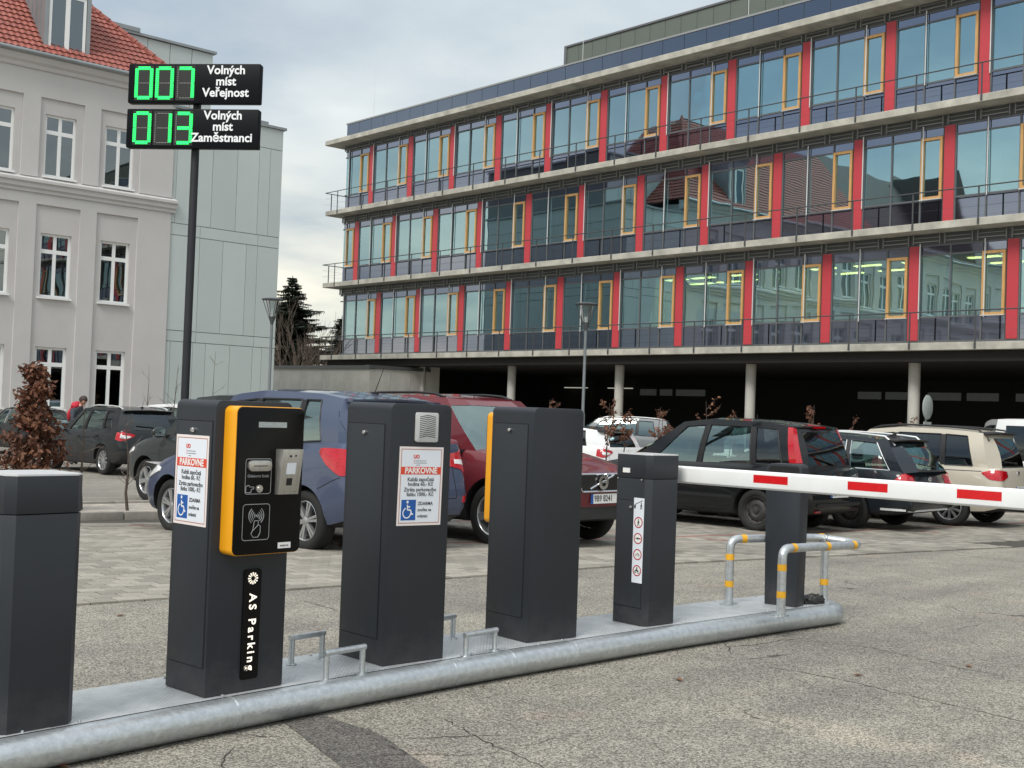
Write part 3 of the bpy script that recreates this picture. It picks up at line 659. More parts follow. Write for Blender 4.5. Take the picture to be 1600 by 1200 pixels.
MB().box(-.0065, 0, .165, .225, .975, 1.005).build('maker_plate', M['printwhite'], BC, smooth=0)
sc = MB(); [sc.lathe([(0, -.008), (.006, -.008), (.007, -.004)], 10, 'x', c=(0, y, .935)) for y in (.06, .265)]; sc.build('screw', M['chrome'], BC)
# prohibition strip on the -X face
S = MB(); sw, sh = .088, .545
S.box(-sw / 2, sw / 2, -sh / 2, sh / 2, 0, .001, 0)
def circ(cx, cy, r0, r1, m, z=.0016, n=28):
    S.add([(cx + r * cos(2 * pi * k / n), cy + r * sin(2 * pi * k / n), z) for r in (r0, r1) for k in range(n)], [(k, (k + 1) % n, n + (k + 1) % n, n + k) for k in range(n)], m)
def disc(cx, cy, r, m, z=.0014, n=24): S.add([(cx + r * cos(2 * pi * k / n), cy + r * sin(2 * pi * k / n), z) for k in range(n)], [tuple(range(n))], m)
def seg(pts, r=.002, m=3):
    for p, q in zip(pts, pts[1:]):
        dx_, dy_ = q[0] - p[0], q[1] - p[1]; l_ = math.hypot(dx_, dy_) or 1; nx, ny = -dy_ / l_ * r, dx_ / l_ * r
        S.add([(p[0] + nx, p[1] + ny, .002), (p[0] - nx, p[1] - ny, .002), (q[0] - nx, q[1] - ny, .002), (q[0] + nx, q[1] + ny, .002)], [(0, 1, 2, 3)], m)
def man(cx, cy, k=1.0):
    disc(cx, cy + .018 * k, .0045 * k, 3, .002, 10); seg([(cx, cy + .012 * k), (cx, cy - .003 * k)], .0045 * k); seg([(cx, cy - .002 * k), (cx - .009 * k, cy - .021 * k)], .0024 * k); seg([(cx, cy - .002 * k), (cx + .008 * k, cy - .021 * k)], .0024 * k)
    seg([(cx, cy + .009 * k), (cx - .009 * k, cy - .002 * k)], .002 * k); seg([(cx, cy + .009 * k), (cx + .010 * k, cy)], .002 * k)
cy0 = sh / 2 - .045
seg([(-.034, cy0 - .024), (-.034, cy0)], .007); seg([(-.032, cy0 + .002), (.03, cy0 + .030)], .0022); man(.020, cy0 - .006, 1.0)
for i, cy in enumerate((.115, .012, -.091, -.194)):
    disc(0, cy, .034, 1); circ(0, cy, .0285, .036, 2)
    if i == 0: man(0, cy, 1.0)
    if i == 1: seg([(-.022, cy), (.022, cy)], .003); seg([(-.008, cy), (.006, cy)], .006); disc(.018, cy, .006, 2, .0022, 10)
    if i == 2: circ(-.011, cy - .004, .006, .008, 3, .002, 14); circ(.011, cy - .004, .006, .008, 3, .002, 14); seg([(-.011, cy - .004), (-.002, cy + .008), (.008, cy + .008), (.011, cy - .004), (-.002, cy + .008)], .0011)
    if i == 3: circ(-.013, cy - .009, .005, .009, 3, .002, 14); circ(.013, cy - .009, .005, .009, 3, .002, 14); seg([(-.014, cy - .002), (.0, cy + .002), (.010, cy - .002)], .005); seg([(-.003, cy + .002), (.0, cy + .016)], .0045); disc(.0, cy + .019, .0045, 3, .002, 10)
o = S.build('symbol_strip', [M['stickerwhite'], M['printwhite'], pbr('ban_red', (.42, .01, .03), .4), M['ink']], BC, smooth=0, fix=False)
o.matrix_local = LEFTF(.074, .545, -.0055)
cabinet('barrier_cabinet', 'anthracite barrier cabinet with sky-bright painted lid cut off by the left edge of the frame', (-1.955, 4.775, TOPZ), 41, .33, .30, .035, 1.015)
# ------------------------------------------------------------------ boom
ba = radians(133.6); bd = Vector((sin(ba), cos(ba), 0)); bo = Vector((1.085, 8.19, 0))
BM = thing('barrier_boom', 'white aluminium barrier boom with red reflective strips reaching out to the right', 'barrier boom', (bo.x, bo.y, 1.106), radians(90 - 133.6))
prof = rrect(-.024, .024, -.057, .057, .017, 5)
MB().prism(prof, 0, 3.35, 'x').build('boom_profile', M['white'], BM, smooth=50)
# thin extrusion grooves
MB().box(.02, 3.34, -.0246, -.0236, -.047, -.0455).build('groove', M['printgrey'], BM, smooth=0)
for k, (a, b) in enumerate(((.665, .912), (1.318, 1.572), (1.985, 2.235), (2.65, 2.90))):
    MB().box(a, b, -.0252, -.0235, -.016, .034).build('reflective_strip', M['red'], BM, smooth=0)
MB().box(-.03, .05, -.03, .03, -.045, .045).build('boom_clamp', M['black'], BM)
# ------------------------------------------------------------------ boom rest post
SP = thing('boom_post', 'anthracite rectangular post with open rounded head standing inside the yellow-banded guard rail', 'post', (2.117, 8.849, TOPZ), col_rz(34))
w, d, h = .155, .245, 1.035
pr = [(0, 0), (w, 0)] + [(x, z) for x, z in rrect(-.004, w + .006, .2, h, .03, 5) if z > .4]
# shell: closed post below, sleeve open towards -X at its head
m = MB()
o = [(-0.0, 0), (d, 0), (d + .018, h - .045)] + [(d + .018 - .045 * (1 - cos(a)), h - .045 + .045 * sin(a)) for a in (pi / 6, pi / 3, pi / 2)] + [(-.012 + .045 * (1 - cos(a)), h - .045 + .045 * sin(a)) for a in (pi / 2, pi / 3, pi / 6)] + [(-.012, h - .045)]
m.prism(o, 0, w, 'x'); obj('post_shell', bevel_mesh(m.mesh('post_shell', M['anthracite'], smooth=0), .003, 2, 50), SP)
hole = [(y * .86 + .016, z) for y, z in o]
iw = [(.012, .90), (d - .006, .90), (d - .006, h - .035), (d - .02, h - .018), (.02, h - .018), (.006, h - .035)]
MB().prism(iw, -.0015, .01, 'x').build('head_recess', M['seam'], SP, smooth=0)
# ------------------------------------------------------------------ guard rail
GR = thing('guard_rail', 'bent galvanised guard rail with yellow tape bands around the post at the island end', 'guard rail', (0, 0, 0))
A = Vector((1.895, 8.36, .150)); B = Vector((1.635, 8.90, TOPZ)); D = Vector((2.405, 9.20, TOPZ))
zt = .614
def bend(P, r=.07, n=6):
    out = [P[0]]
    for a, b, c in zip(P, P[1:], P[2:]):
        u = (a - b).normalized(); v = (c - b).normalized(); ang = u.angle(v); t = min(r, (a - b).length * .45, (c - b).length * .45)
        p, q = b + u * t, b + v * t
        for k in range(n + 1):
            s = k / n; out.append((1 - s) ** 2 * p + 2 * s * (1 - s) * b + s * s * q)
    out.append(P[-1]); return out
E1 = Vector((2.59, 9.02, zt - .02)); 
pathA = [A, Vector((A.x, A.y, zt)), E1 + Vector((.02, .0, 0)), E1 + Vector((.0, .16, 0)), Vector((2.36, 9.25, zt)), Vector((B.x, B.y, zt)), B]
rail = bend(pathA, .075); MB().tube(rail, .0305, 18).build('rail_tube', M['zinc'], GR, smooth=60)
MB().tube([D, Vector((D.x, D.y, zt))], .029, 14).build('rail_leg', M['zinc'], GR, smooth=60)
def band(p, q, at, ln=.045, r=.0318):
    p, q = Vector(p), Vector(q); u = (q - p).normalized(); c = p + u * at
    MB().tube([c - u * ln / 2, c + u * ln / 2], r, 16, cap=False).build('yellow_band', M['tapeyellow'], GR, smooth=60)
for P in (A, B, D): 
    band(P, P + Vector((0, 0, 1)), .15); 
band(A, A + Vector((0, 0, 1)), .335); band(B, B + Vector((0, 0, 1)), .345); band(D, D + Vector((0, 0, 1)), .415)
a1 = Vector((A.x, A.y, zt)); e1 = E1 + Vector((.02, 0, 0)); L1 = (e1 - a1).length; band(a1, e1, .12); band(a1, e1, L1 * .55); band(a1, e1, L1 - .09)
b1 = Vector((B.x, B.y, zt)); b2_ = Vector((2.36, 9.25, zt)); L2 = (b2_ - b1).length; band(b1, b2_, .11); band(b1, b2_, .46); band(b1, b2_, L2 + .03)
for P in (A, B, D):
    fm_ = MB(); ang = radians(45)
    c1, s1 = cos(ang), sin(ang); base = rrect(-.075, .075, -.035, .035, .02, 4)
    fm_.prism([(P.x + x * c1 - y * s1, P.y + x * s1 + y * c1) for x, y in base], P.z, P.z + .006)
    for sx in (-.055, .055): fm_.lathe([(0, .014), (.009, .014), (.010, .006)], 8, 'z', c=(P.x + sx * c1, P.y + sx * s1, P.z))
    fm_.build('foot_plate', M['zinc'], GR)
wr = MB(); p = a1.lerp(e1, .55) + Vector((0, 0, .026)); wr.tube([p + Vector((-.02, -.01, 0)), p + Vector((0, 0, .012)), p + Vector((.012, -.004, .055)), p + Vector((-.005, .006, .062))], .002, 6); wr.tube([p + Vector((0.01, 0, 0)), p + Vector((0, .005, .03)), p + Vector((-.014, 0, .045))], .002, 6)
wr.build('wire_tie', M['black'], GR)
# crumpled black bag
bm = bmesh.new(); bmesh.ops.create_icosphere(bm, subdivisions=4, radius=1)
from mathutils import noise as mn
for v in bm.verts:
    c_ = v.co.copy(); nn_ = mn.noise(c_ * 2.2) * .35 + mn.noise(c_ * 5) * .22 + mn.noise(c_ * 11) * .08
    c_ *= (1 + nn_); v.co = Vector((c_.x * .105, c_.y * .055, max(-.25, c_.z) * .052 + .012))
me = bpy.data.meshes.new('black_bag'); bm.to_mesh(me); bm.free(); me.materials.append(pbr('bag_foil', (.014, .013, .013), .38, bump=.3, bscale=40)); me.shade_smooth()
obj('black_bag', me, None, (2.30, 9.10, TOPZ + .003), (0, 0, radians(30)), 'crumpled black plastic bag lying beside the post at the island end', 'bag')
# ------------------------------------------------------------------ free-space sign on its pole
SY = 17.2
sx, sz = -4.64, 0
SG = thing('led_sign', 'two black boards with green LED numbers and white lettering on a tall dark pole', 'sign', (sx, SY, gh(SY)), radians(-7))
g0 = gh(SY)
M['polecoat'] = pbr('dark_pole_paint', (.014, .016, .020), .5, var=.15, vscale=3)
M['signblack'] = pbr('sign_black', (.004, .005, .007), .45, spec=.12)
MB().cyl((0, .06, 0), (0, .06, 6.2 - g0), .058, .056, 20).build('pole', M['polecoat'], SG, smooth=50)
M['led'] = pbr('green_led', (.02, .8, .15), .4, emit=(.02, 1.0, .17), estr=1.15)
M['ledhalo'] = pbr('green_led_halo', (.01, .3, .06), .4, emit=(.0, .75, .05), estr=.16)  # dim green bar painting the glow around the lit LEDs
M['ledoff'] = pbr('led_off', (.45, .45, .42), .5)
M['signtext'] = pbr('sign_white_text', (.85, .86, .88), .45)
M['digitback'] = pbr('digit_back', (.009, .010, .009), .5, var=.3, vscale=20)
def board(x0, x1, z0, z1, digits, lines, tx, name='sign_board'):
    me = MB().prism(rrect(x0, x1, z0, z1, .02, 3), -.11, 0.0, 'y').mesh(name, M['signblack'], smooth=0); b = obj(name, bevel_mesh(me, .006, 2, 50), SG)
    W_, H_ = x1 - x0, z1 - z0; y = -.1105
    for i, dg in enumerate(digits):
        cx = x0 + (.232 + i * .306); w2 = .088; h2 = H_ * .375; cz = (z0 + z1) / 2 + .005
        S = {'a': ((-w2, h2), (w2, h2)), 'g': ((-w2, 0), (w2, 0)), 'd': ((-w2, -h2), (w2, -h2)), 'f': ((-w2 - .022, 0), (-w2 - .022, h2)), 'b': ((w2 + .022, 0), (w2 + .022, h2)), 'e': ((-w2 - .022, -h2), (-w2 - .022, 0)), 'c': ((w2 + .022, -h2), (w2 + .022, 0))}
        on = {'0': 'abcdef', '7': 'abc', '1': 'bc', '3': 'abgcd'}[dg]
        D = MB(); D.box(cx - w2 - .05, cx + w2 + .05, y - .001, y + .002, cz - h2 - .035, cz + h2 + .035, 3)
        for k, ((ax, az), (bx_, bz)) in S.items():
            n = 8; hor = az == bz
            if k in on:
                e = .027
                if hor: D.box(cx + ax - .006, cx + bx_ + .006, y - .004, y - .001, cz + az - e, cz + az + e, 1)
                else: D.box(cx + ax - e, cx + ax + e, y - .004, y - .001, cz + min(az, bz) + .012, cz + max(az, bz) - .012, 1)
            for j in range(n):
                t = (j + .5) / n; px, pz = cx + ax + (bx_ - ax) * t, cz + az + (bz - az) * t
                if k in on:
                    e1, e2 = (.006, .020) if hor else (.020, .006)
                    D.box(px - e1, px + e1, y - .009, y - .002, pz - e2, pz + e2, 0)
                else: D.box(px - .0045, px + .0045, y - .005, y - .001, pz - .0045, pz + .0045, 2)
        D.build('digit', [M['led'], M['ledhalo'], M['ledoff'], M['digitback']], b, smooth=0, fix=False)
    for k, (s, dx_) in enumerate(lines):
        T = text_mesh(s, .172, 'CENTER', .024, .002); q = MB(); q.merge(T, FRONT(tx + dx_, z1 - H_ * (.165 + .285 * k), -.113)); q.build('lettering', M['signtext'], b, smooth=0, fix=False)
    return b
board(-.965, .975, 5.69 - g0, 6.252 - g0, '007', [('Volných', .0), ('míst', 0), ('Veřejnost', 0)], .475)
board(-.965, .975, 5.052 - g0, 5.608 - g0, '013', [('Volných', -.02), ('míst', -.02), ('Zaměstnanci', -.03)], .475)

# ------------------------------------------------------------------ park lamps
M['lampgrey'] = pbr('lamp_metal', (.20, .22, .23), .45, metal=.4, var=.1, vscale=3); M['lampdark'] = pbr('lamp_cap', (.07, .075, .08), .5)
M['lampglass'] = glass('lamp_glass', (.75, .8, .8), .12)
def lamp(x, y, ht, label):
    t = thing('park_lamp', label, 'street lamp', (x, y, gh(y)), 0, 'park lamps among the parked cars')
    MB().tube([(0, 0, 0), (0, 0, ht * .36), (0, 0, ht * .38), (0, 0, ht - .8)], [.065, .065, .045, .042], 14).build('pole', M['lampgrey'], t, smooth=40)
    h = MB().lathe([(.03, 0), (.05, .03), (.055, .12), (.10, .26), (.09, .26)], 20, 'z', c=(0, 0, ht - .82)); h.build('lamp_cone', M['lampdark'], t)
    s = MB()
    for k in range(6):
        a = 2 * pi * k / 6; s.cyl((.05 * cos(a), .05 * sin(a), ht - .72), (.30 * cos(a), .30 * sin(a), ht - .05), .011, .011, 6)
    s.build('strut', M['lampdark'], t)
    MB().lathe([(.095, .30 - .04), (.19, .72)], 24, 'z', c=(0, 0, ht - .80)).build('lamp_glass', M['lampglass'], t)
    MB().lathe([(0, .0), (.33, -.01), (.34, .01), (.25, .045), (0, .07)], 28, 'z', c=(0, 0, ht - .05)).build('lamp_cap', M['lampdark'], t)
    MB().lathe([(.05, 0), (.05, .16), (.0, .16)], 12, 'z', c=(0, 0, ht - .56)).build('lamp_bulb', M['printwhite'], t)
    return t
lamp(-7.38, 37.0, 5.02, 'grey park lamp with inverted cone head in front of the pale clad wall')
lamp(2.05, 34.7, 5.0, 'grey park lamp with inverted cone head in front of the glazed office block')
M['signback'] = pbr('sign_back', (.42, .47, .46), .4, var=.1, vscale=5)
# round sign seen nearly edge-on beside the column
RS = thing('road_sign', 'round white road sign with small plate seen almost edge-on beside a concrete column', 'sign', (11.9, 34.8, gh(34.8) + .17), radians(48))
MB().cyl((0, .03, 0), (0, .03, 2.55), .03, .03, 10).build('pole', M['lampgrey'], RS)
MB().lathe([(0, 0), (.33, 0), (.35, .012), (.35, .02), (0, .02)], 32, 'y', c=(0, -.03, 2.2)).build('sign_disc', M['signback'], RS)
MB().box(-.25, .25, -.03, -.01, 1.45, 1.78).build('sign_plate', M['signback'], RS)
# ------------------------------------------------------------------ glazed office block on columns
OB = thing('office_building', 'glazed office block with red panels, wooden window frames and concrete balcony slabs standing on columns', 'building', (9.67, 41.0, 0), atan2(-.744, .668))
M['redpanel'] = pbr('red_panel', (.50, .048, .062), .45, var=.08, vscale=.6)
M['mullion'] = pbr('mullion_grey', (.14, .145, .15), .45, metal=.3)
M['spandrel'] = glass('spandrel_glass', (.015, .015, .02), .37, (.62, .68, .86), .03, .018, .7)
M['wood'] = pbr('larch_window', (.56, .32, .12), .5, var=.22, vscale=3, stretch=(12, 12, .8))
M['alu'] = pbr('alu_pale', (.70, .71, .70), .35, metal=.4)
M['railing'] = pbr('railing_steel', (.085, .09, .095), .5, metal=.4)
M['vision'] = glass('vision_glass', (.55, .70, .64), .47, (.64, .91, 1.0), .008, .02, .8)
M['louvre'] = pbr('blind_box', (.10, .105, .105), .5, metal=.3, var=.15, vscale=1)
M['parapet'] = glass('parapet_glass', (.015, .015, .02), .30, (.52, .60, .76), .05, .01, .7)
M['brk'] = pbr('bracket_grey', (.30, .31, .31), .45, metal=.3); M['plant'] = pbr('plant_cladding', (.115, .135, .115), .6, var=.10, vscale=.7)
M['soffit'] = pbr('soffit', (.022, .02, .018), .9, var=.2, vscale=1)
M['room'] = pbr('room_wall', (.72, .62, .36), .8); M['roomgrey'] = pbr('room_floor', (.18, .18, .17), .8); M['ceilroom'] = pbr('room_ceiling', (.60, .60, .56), .8)
M['blind'] = pbr('blind_fabric', (.70, .74, .72), .8); M['roomlight'] = pbr('ceiling_lamp', (1, .95, .7), .5, emit=(1, .78, .30), estr=5.5)
M['furn'] = pbr('office_furniture', (.20, .24, .24), .6, var=.3, vscale=2)
ZS = [4.12, 7.86, 11.60, 15.28]; XL, XR = -29.45, 36.0; SB = .75; DEP = 16.0
for i, z in enumerate(ZS):
    th = .235
    me = MB().box(XL + (.0 if i < 3 else -.2), XR, 0 - (.0 if i < 3 else .05), DEP, z - th, z).mesh('floor_slab', M['concrete'], smooth=0); obj('floor_slab', bevel_mesh(me, .012, 1), OB)
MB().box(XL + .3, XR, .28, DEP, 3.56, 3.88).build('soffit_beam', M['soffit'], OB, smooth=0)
# columns (2-bay pitch)
def colp(x, y): MB().cyl((0, 0, -.32 + 0), (0, 0, 3.56), .185, .185, 24).build('column', M['concrete2'], OB, smooth=50, loc=(x, y, 0))
for k in range(-2, 5): colp(-(2.9 + 6.47 * k) if k > -2 else 10.1, 1.2)
# grade-level back wall of the undercroft, with strip windows
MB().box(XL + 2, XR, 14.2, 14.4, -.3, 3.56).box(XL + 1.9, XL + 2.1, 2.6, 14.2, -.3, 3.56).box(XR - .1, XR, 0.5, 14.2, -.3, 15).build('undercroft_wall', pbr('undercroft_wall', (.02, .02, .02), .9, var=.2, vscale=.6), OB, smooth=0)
M['stripwin'] = pbr('strip_window', (.025, .028, .025), .35, emit=(.62, .66, .58), estr=.022, var=.4, vscale=1.5, stretch=(1, 1, .2))
for xa_, xb_ in ((-6.62, -5.46), (-5.22, -3.92), (-3.18, -1.66), (-1.38, 0), (.75, 2.1), (2.6, 4.0), (-19.9, -18.8), (-18.5, -17.7), (-17.4, -15.5)):
    MB().box(xa_, xb_, 14.12, 14.19, 2.70, 3.03).build('strip_window', M['stripwin'], OB, smooth=0)
M['tube_lamp'] = pbr('tube_lamp', (.9, .9, .85), .5, emit=(1, .98, .85), estr=.2)
for x in (-24.6, -21.2): MB().box(x - .9, x + .9, 13.9, 14.0, 3.03, 3.08).build('tube_lamp', M['tube_lamp'], OB, smooth=0)
# facade: shared meshes
def pane(x0, x1, z0, z1, y=.0, th=.012): return MB().box(x0, x1, y, y + th, z0, z1)
W1, W2, W3, WR = 1.04, 1.04, .80, .36
mesh_sp = {}
def shared(key, fn):
    if key not in mesh_sp: mesh_sp[key] = fn()
    return mesh_sp[key]
FL = [(ZS[0], 2.75), (ZS[1], 1.65), (ZS[2], .57)]
fr_ = rnd
for fi, (z0, sred) in enumerate(FL):
    ztop = z0 + 3.505
    # frame grid of the floor (one continuous curtain-wall frame)
    G = MB()
    k0 = int(math.floor((-XR + 1 - sred) / 3.24)); k1 = int(math.ceil((28.85 - sred) / 3.24))
    XE = -28.85
    G.box(XE, XR, SB - .01, SB + .09, z0 + .0, z0 + .12).box(XE, XR, SB - .012, SB + .09, z0 + .835, z0 + .885).box(XE, XR, SB - .012, SB + .09, z0 + 2.80, z0 + 2.85).box(XE, XR, SB - .012, SB + .09, z0 + 3.10, z0 + 3.15)
    for k in range(k0, k1 + 1):
        xr = -(sred + 3.24 * k)              # red panel centre, local X
        for xx in (xr - .20, xr + .20, xr + .18 + W1, xr + .18 + W1 + W2, xr - .18 - .02):
            if XE < xx < XR: G.box(xx - .024, xx + .024, SB - .015, SB + .085, z0 + .12, z0 + 3.12)
    G.box(XE - .0, XE + .06, SB - .02, DEP - 1, z0 + .02, z0 + .14)
    G.build('facade_frame', M['mullion'], OB, smooth=0)
    # blind box band with bracket pairs
    MB().box(XE, XR, SB + .02, SB + .12, z0 + 3.15, ztop).build('blind_box', M['louvre'], OB, smooth=0)
    BR = MB()
    x = -(28.8)
    while x < XR:
        for o_ in (-.09, .09): BR.box(x + o_ - .014, x + o_ + .014, SB - .06, SB + .02, z0 + 3.17, z0 + 3.47)
        BR.box(x + .12, x + .96, SB - .05, SB - .02, z0 + 3.24, z0 + 3.27).box(x + .12, x + .96, SB - .05, SB - .02, z0 + 3.37, z0 + 3.39)
        x += 1.08
    BR.build('blind_rail', M['brk'], OB, smooth=0)
    for k in range(k0, k1 + 1):
        xr = -(sred + 3.24 * k)
        if xr - .18 > XE and xr < XR:
            me = shared('red', lambda: MB().box(-.176, .176, -.035, .02, .125, 3.13).mesh('red_panel', M['redpanel'], smooth=0)); obj('red_panel', me, OB, (xr, SB, z0))
        cells_ = [(.20 + .0, .18 + W1), (.18 + W1, .18 + W1 + W2), (.18 + W1 + W2, 3.24 - .20)]
        for ci, (a, b) in enumerate(cells_):
            xa, xb = xr + a + .024, xr + b - .024
            if xb < XE + .2 or xa > XR: continue
            xa = max(xa, XE + .05)
            wkey = round(xb - xa, 3)
            tl = fr_.uniform(-.006, .006)
            me = shared(('sp', wkey), lambda: MB().box(0, wkey, 0, .02, .12, .835).mesh('spandrel_panel', M['spandrel'], smooth=0)); obj('spandrel_panel', me, OB, (xa, SB + .02, z0), (tl, 0, tl * .5))
            me = shared(('tr', wkey), lambda: MB().box(0, wkey, 0, .02, 2.85, 3.10).mesh('transom_pane', M['spandrel'], smooth=0)); obj('transom_pane', me, OB, (xa, SB + .02, z0))
            if ci < 2:
                me = shared(('gl', wkey), lambda: MB().box(0, wkey, 0, .012, .885, 2.80).mesh('glass_pane', M['vision'], smooth=0)); obj('glass_pane', me, OB, (xa, SB + .03, z0), (tl, 0, fr_.uniform(-.003, .003)))
            else:
                def wf(w=wkey):
                    m_ = MB(); t_ = .085; y0, y1 = -.075, .06
                    m_.box(0, w, y0, y1, .86, .86 + t_).box(0, w, y0, y1, 2.82 - t_, 2.82).box(0, t_, y0, y1, .86 + t_, 2.82 - t_).box(w - t_, w, y0, y1, .86 + t_, 2.82 - t_); return m_.mesh('window_frame', M['wood'], smooth=0)
                wo = obj('window_frame', shared(('wf', wkey), wf), OB, (xa, SB, z0))
                me = shared(('wp', wkey), lambda: MB().box(.085, wkey - .085, .0, .012, .945, 2.735).mesh('glass_pane', M['vision'], smooth=0)); obj('glass_pane', me, wo, (0, 0, 0), (0, 0, fr_.uniform(-.002, .002)))
                me = shared(('ws', wkey), lambda: MB().box(-.01, wkey + .01, -.11, 0, .835, .862).mesh('window_sill', M['alu'], smooth=0)); obj('window_sill', me, wo)
    # blind guide rods
    for j in range(-17, 14):
        s = .38 + 2.16 * j
        if XE < -s < XR: obj('guide_rod', shared('rod', lambda: MB().cyl((0, 0, .8), (0, 0, 3.2), .02, .02, 8).mesh('guide_rod', M['alu'], smooth=50)), OB, (-s, SB - .07, z0))
    # balcony railing
    RL = obj('railing', None, OB)
    for j in range(-17, 14):
        s = .27 + 2.16 * j
        if XL < -s < XR: obj('railing_post', shared('post', lambda: MB().box(-.022, .022, -.012, .012, -.19, .95).box(-.03, .03, -.02, .004, -.19, -.02).mesh('railing_post', M['railing'], smooth=0)), RL, (-s, -.014, z0))
    for y_ in (0.35, 1.6): obj('railing_post', mesh_sp['post'], RL, (XL - .014, y_, z0), (0, 0, -pi / 2))
    MB().cyl((XL - .02, -.02, z0 + .95), (XR, -.02, z0 + .95), .021, .021, 8).cyl((XL - .02, -.02, z0 + .95), (XL - .02, 4, z0 + .95), .021, .021, 8).build('handrail', M['railing'], RL, smooth=50)
    wi = MB()
    for zz in (.35, .65): wi.cyl((XL - .016, -.016, z0 + zz), (XR, -.016, z0 + zz), .003, .003, 5).cyl((XL - .016, -.016, z0 + zz), (XL - .016, 4, z0 + zz), .003, .003, 5)
    wi.build('railing_wire', M['railing'], RL)
    # rooms behind the glass
    R_ = MB(); R_.box(XE + .1, XR, 6.6, 6.7, z0, ztop, 0).box(XE + .1, XR, SB + .3, 6.6, z0 + .02, z0 + .05, 1).box(XE + .1, XR, SB + .3, 6.6, ztop - .42, ztop - .38, 2)
    for xx in ((-19, -9.6, -2.6, 3.5, 8.5) if fi == 0 else (-22, -13.5, -6, 1.5, 9)): R_.box(xx - .05, xx + .05, SB + .35, 6.6, z0 + .05, ztop - .42, 0)
    for j in range(12):
        xx = fr_.uniform(-26, 12); R_.box(xx, xx + fr_.uniform(.5, 1.6), fr_.uniform(1.6, 4), fr_.uniform(4.2, 5), z0 + .05, z0 + fr_.uniform(.8, 1.9), 3)
    R_.build('interior', [M['room'] if fi == 0 else M['ceilroom'], M['roomgrey'], M['ceilroom'], M['furn']], OB, smooth=0)
    MB().box(XE + .1, XE + .14, SB + .1, DEP - 1.2, z0 + .1, ztop).build('end_wall', M['spandrel'], OB, smooth=0)
    # pale roller blinds and vertical strips behind some panes
    BL = MB()
    for k in range(k0, k1 + 1):
        xr = -(sred + 3.24 * k)
        for q in range(2):
            u = fr_.random(); xa = xr + .25 + q * W1
            if xa < XE + .3 or xa > XR - 1.5: continue
            if u < .38: w_ = fr_.uniform(.12, .28); o_ = fr_.choice((0, .78 - w_ + .1)); BL.box(xa + o_, xa + o_ + w_, SB + .16, SB + .18, z0 + .9, z0 + 2.8)
            elif u < .48: BL.box(xa, xa + .95, SB + .16, SB + .18, z0 + fr_.uniform(1.4, 2.4), z0 + 2.8)
    BL.build('blinds', M['blind'], OB, smooth=0)
    if fi == 0:
        for xx in (-8.6, -7.2, -5.2, -3.6, -1.5, .3, 2.2, 4.6):
            for yy in (2.0, 3.6, 5.2): obj('ceiling_lamp', shared('cl', lambda: MB().box(-.55, .55, -.14, .14, 0, .02).mesh('ceiling_lamp', M['roomlight'], smooth=0)), OB, (xx, yy, ztop - .45))
# roof: glazed parapet, plant level, lightning rods
x = -28.85
while x < XR:
    obj('parapet_panel', shared('pp', lambda: MB().box(.012, 1.068, 0, .03, 15.30, 16.16).mesh('parapet_panel', M['parapet'], smooth=0)), OB, (x, SB, 0)); x += 1.08
MB().box(-28.9, XR, SB - .04, SB + .25, 16.17, 16.24).build('parapet_coping', M['brk'], OB, smooth=0)
MB().box(-28.85, -28.8, SB, 12, 15.3, 16.16).build('parapet_side', M['parapet'], OB, smooth=0)
x0p = -14.6
while x0p < XR + 3:
    obj('plant_panel', shared('pl', lambda: MB().box(.008, .82, 0, .04, 16.0, 17.75).mesh('plant_panel', M['plant'], smooth=0)), OB, (x0p, 2.6, 0)); x0p += .83
MB().box(-14.65, XR + 3, 2.55, 12, 17.76, 17.84).box(-14.62, -14.58, 2.6, 12, 15.3, 17.75).box(-14.66, -14.5, 2.56, 2.70, 15.3, 17.76).build('plant_roof', M['mullion'], OB, smooth=0)
for x_, h_ in ((-27.3, 3.0), (-12.2, 3.2), (-3.6, 3.4), (-20, 2.2)): MB().cyl((x_, 1.3, 15.3), (x_, 1.3, 15.3 + h_ + 1), .014, .006, 6).build('lightning_rod', M['alu'], OB)

# concrete ramp wall beyond the car park
CW = thing('concrete_wall', 'board-marked concrete retaining wall with metal coping between the clad wall and the office block', 'wall', (0, 0, 0))
pts = [(-14.2, 63.5), (-6.6, 56.2), (-3.95, 58.6)]
M['coping'] = pbr('coping_metal', (.12, .125, .125), .5, metal=.4)
def wall_seg(p, q, z0, z1, n, th=.3):
    p = Vector(p); q = Vector(q); u = (q - p); Ln = u.length; u /= Ln; a = atan2(u.y, u.x)
    for k in range(n):
        me = MB().box(.006, Ln / n - .006, 0, th, z0, z1 + 0).mesh('wall_panel', M['concrete2'], smooth=0); o = obj('wall_panel', me, CW, (p.x + u.x * Ln * k / n, p.y + u.y * Ln * k / n, 0), (0, 0, a))
    MB().box(-.05, Ln + .05, -.06, th + .05, z1, z1 + .16).build('coping', M['coping'], CW, smooth=0, loc=(p.x, p.y, 0), rot=(0, 0, a))
wall_seg(pts[0], pts[1], -.3, 3.3, 6); wall_seg(pts[1], pts[2], -.3, 3.32, 3)
MB().box(0, .5, 0, .35, -.3, 3.6).build('wall_pier', M['concrete2'], CW, smooth=0, loc=(-3.9, 58.5, 0), rot=(0, 0, .7))
MB().cyl((-9.9, 59.3, 1.75), (-9.9, 59.1, 1.75), .16, .16, 14).build('wall_vent', M['black'], CW)
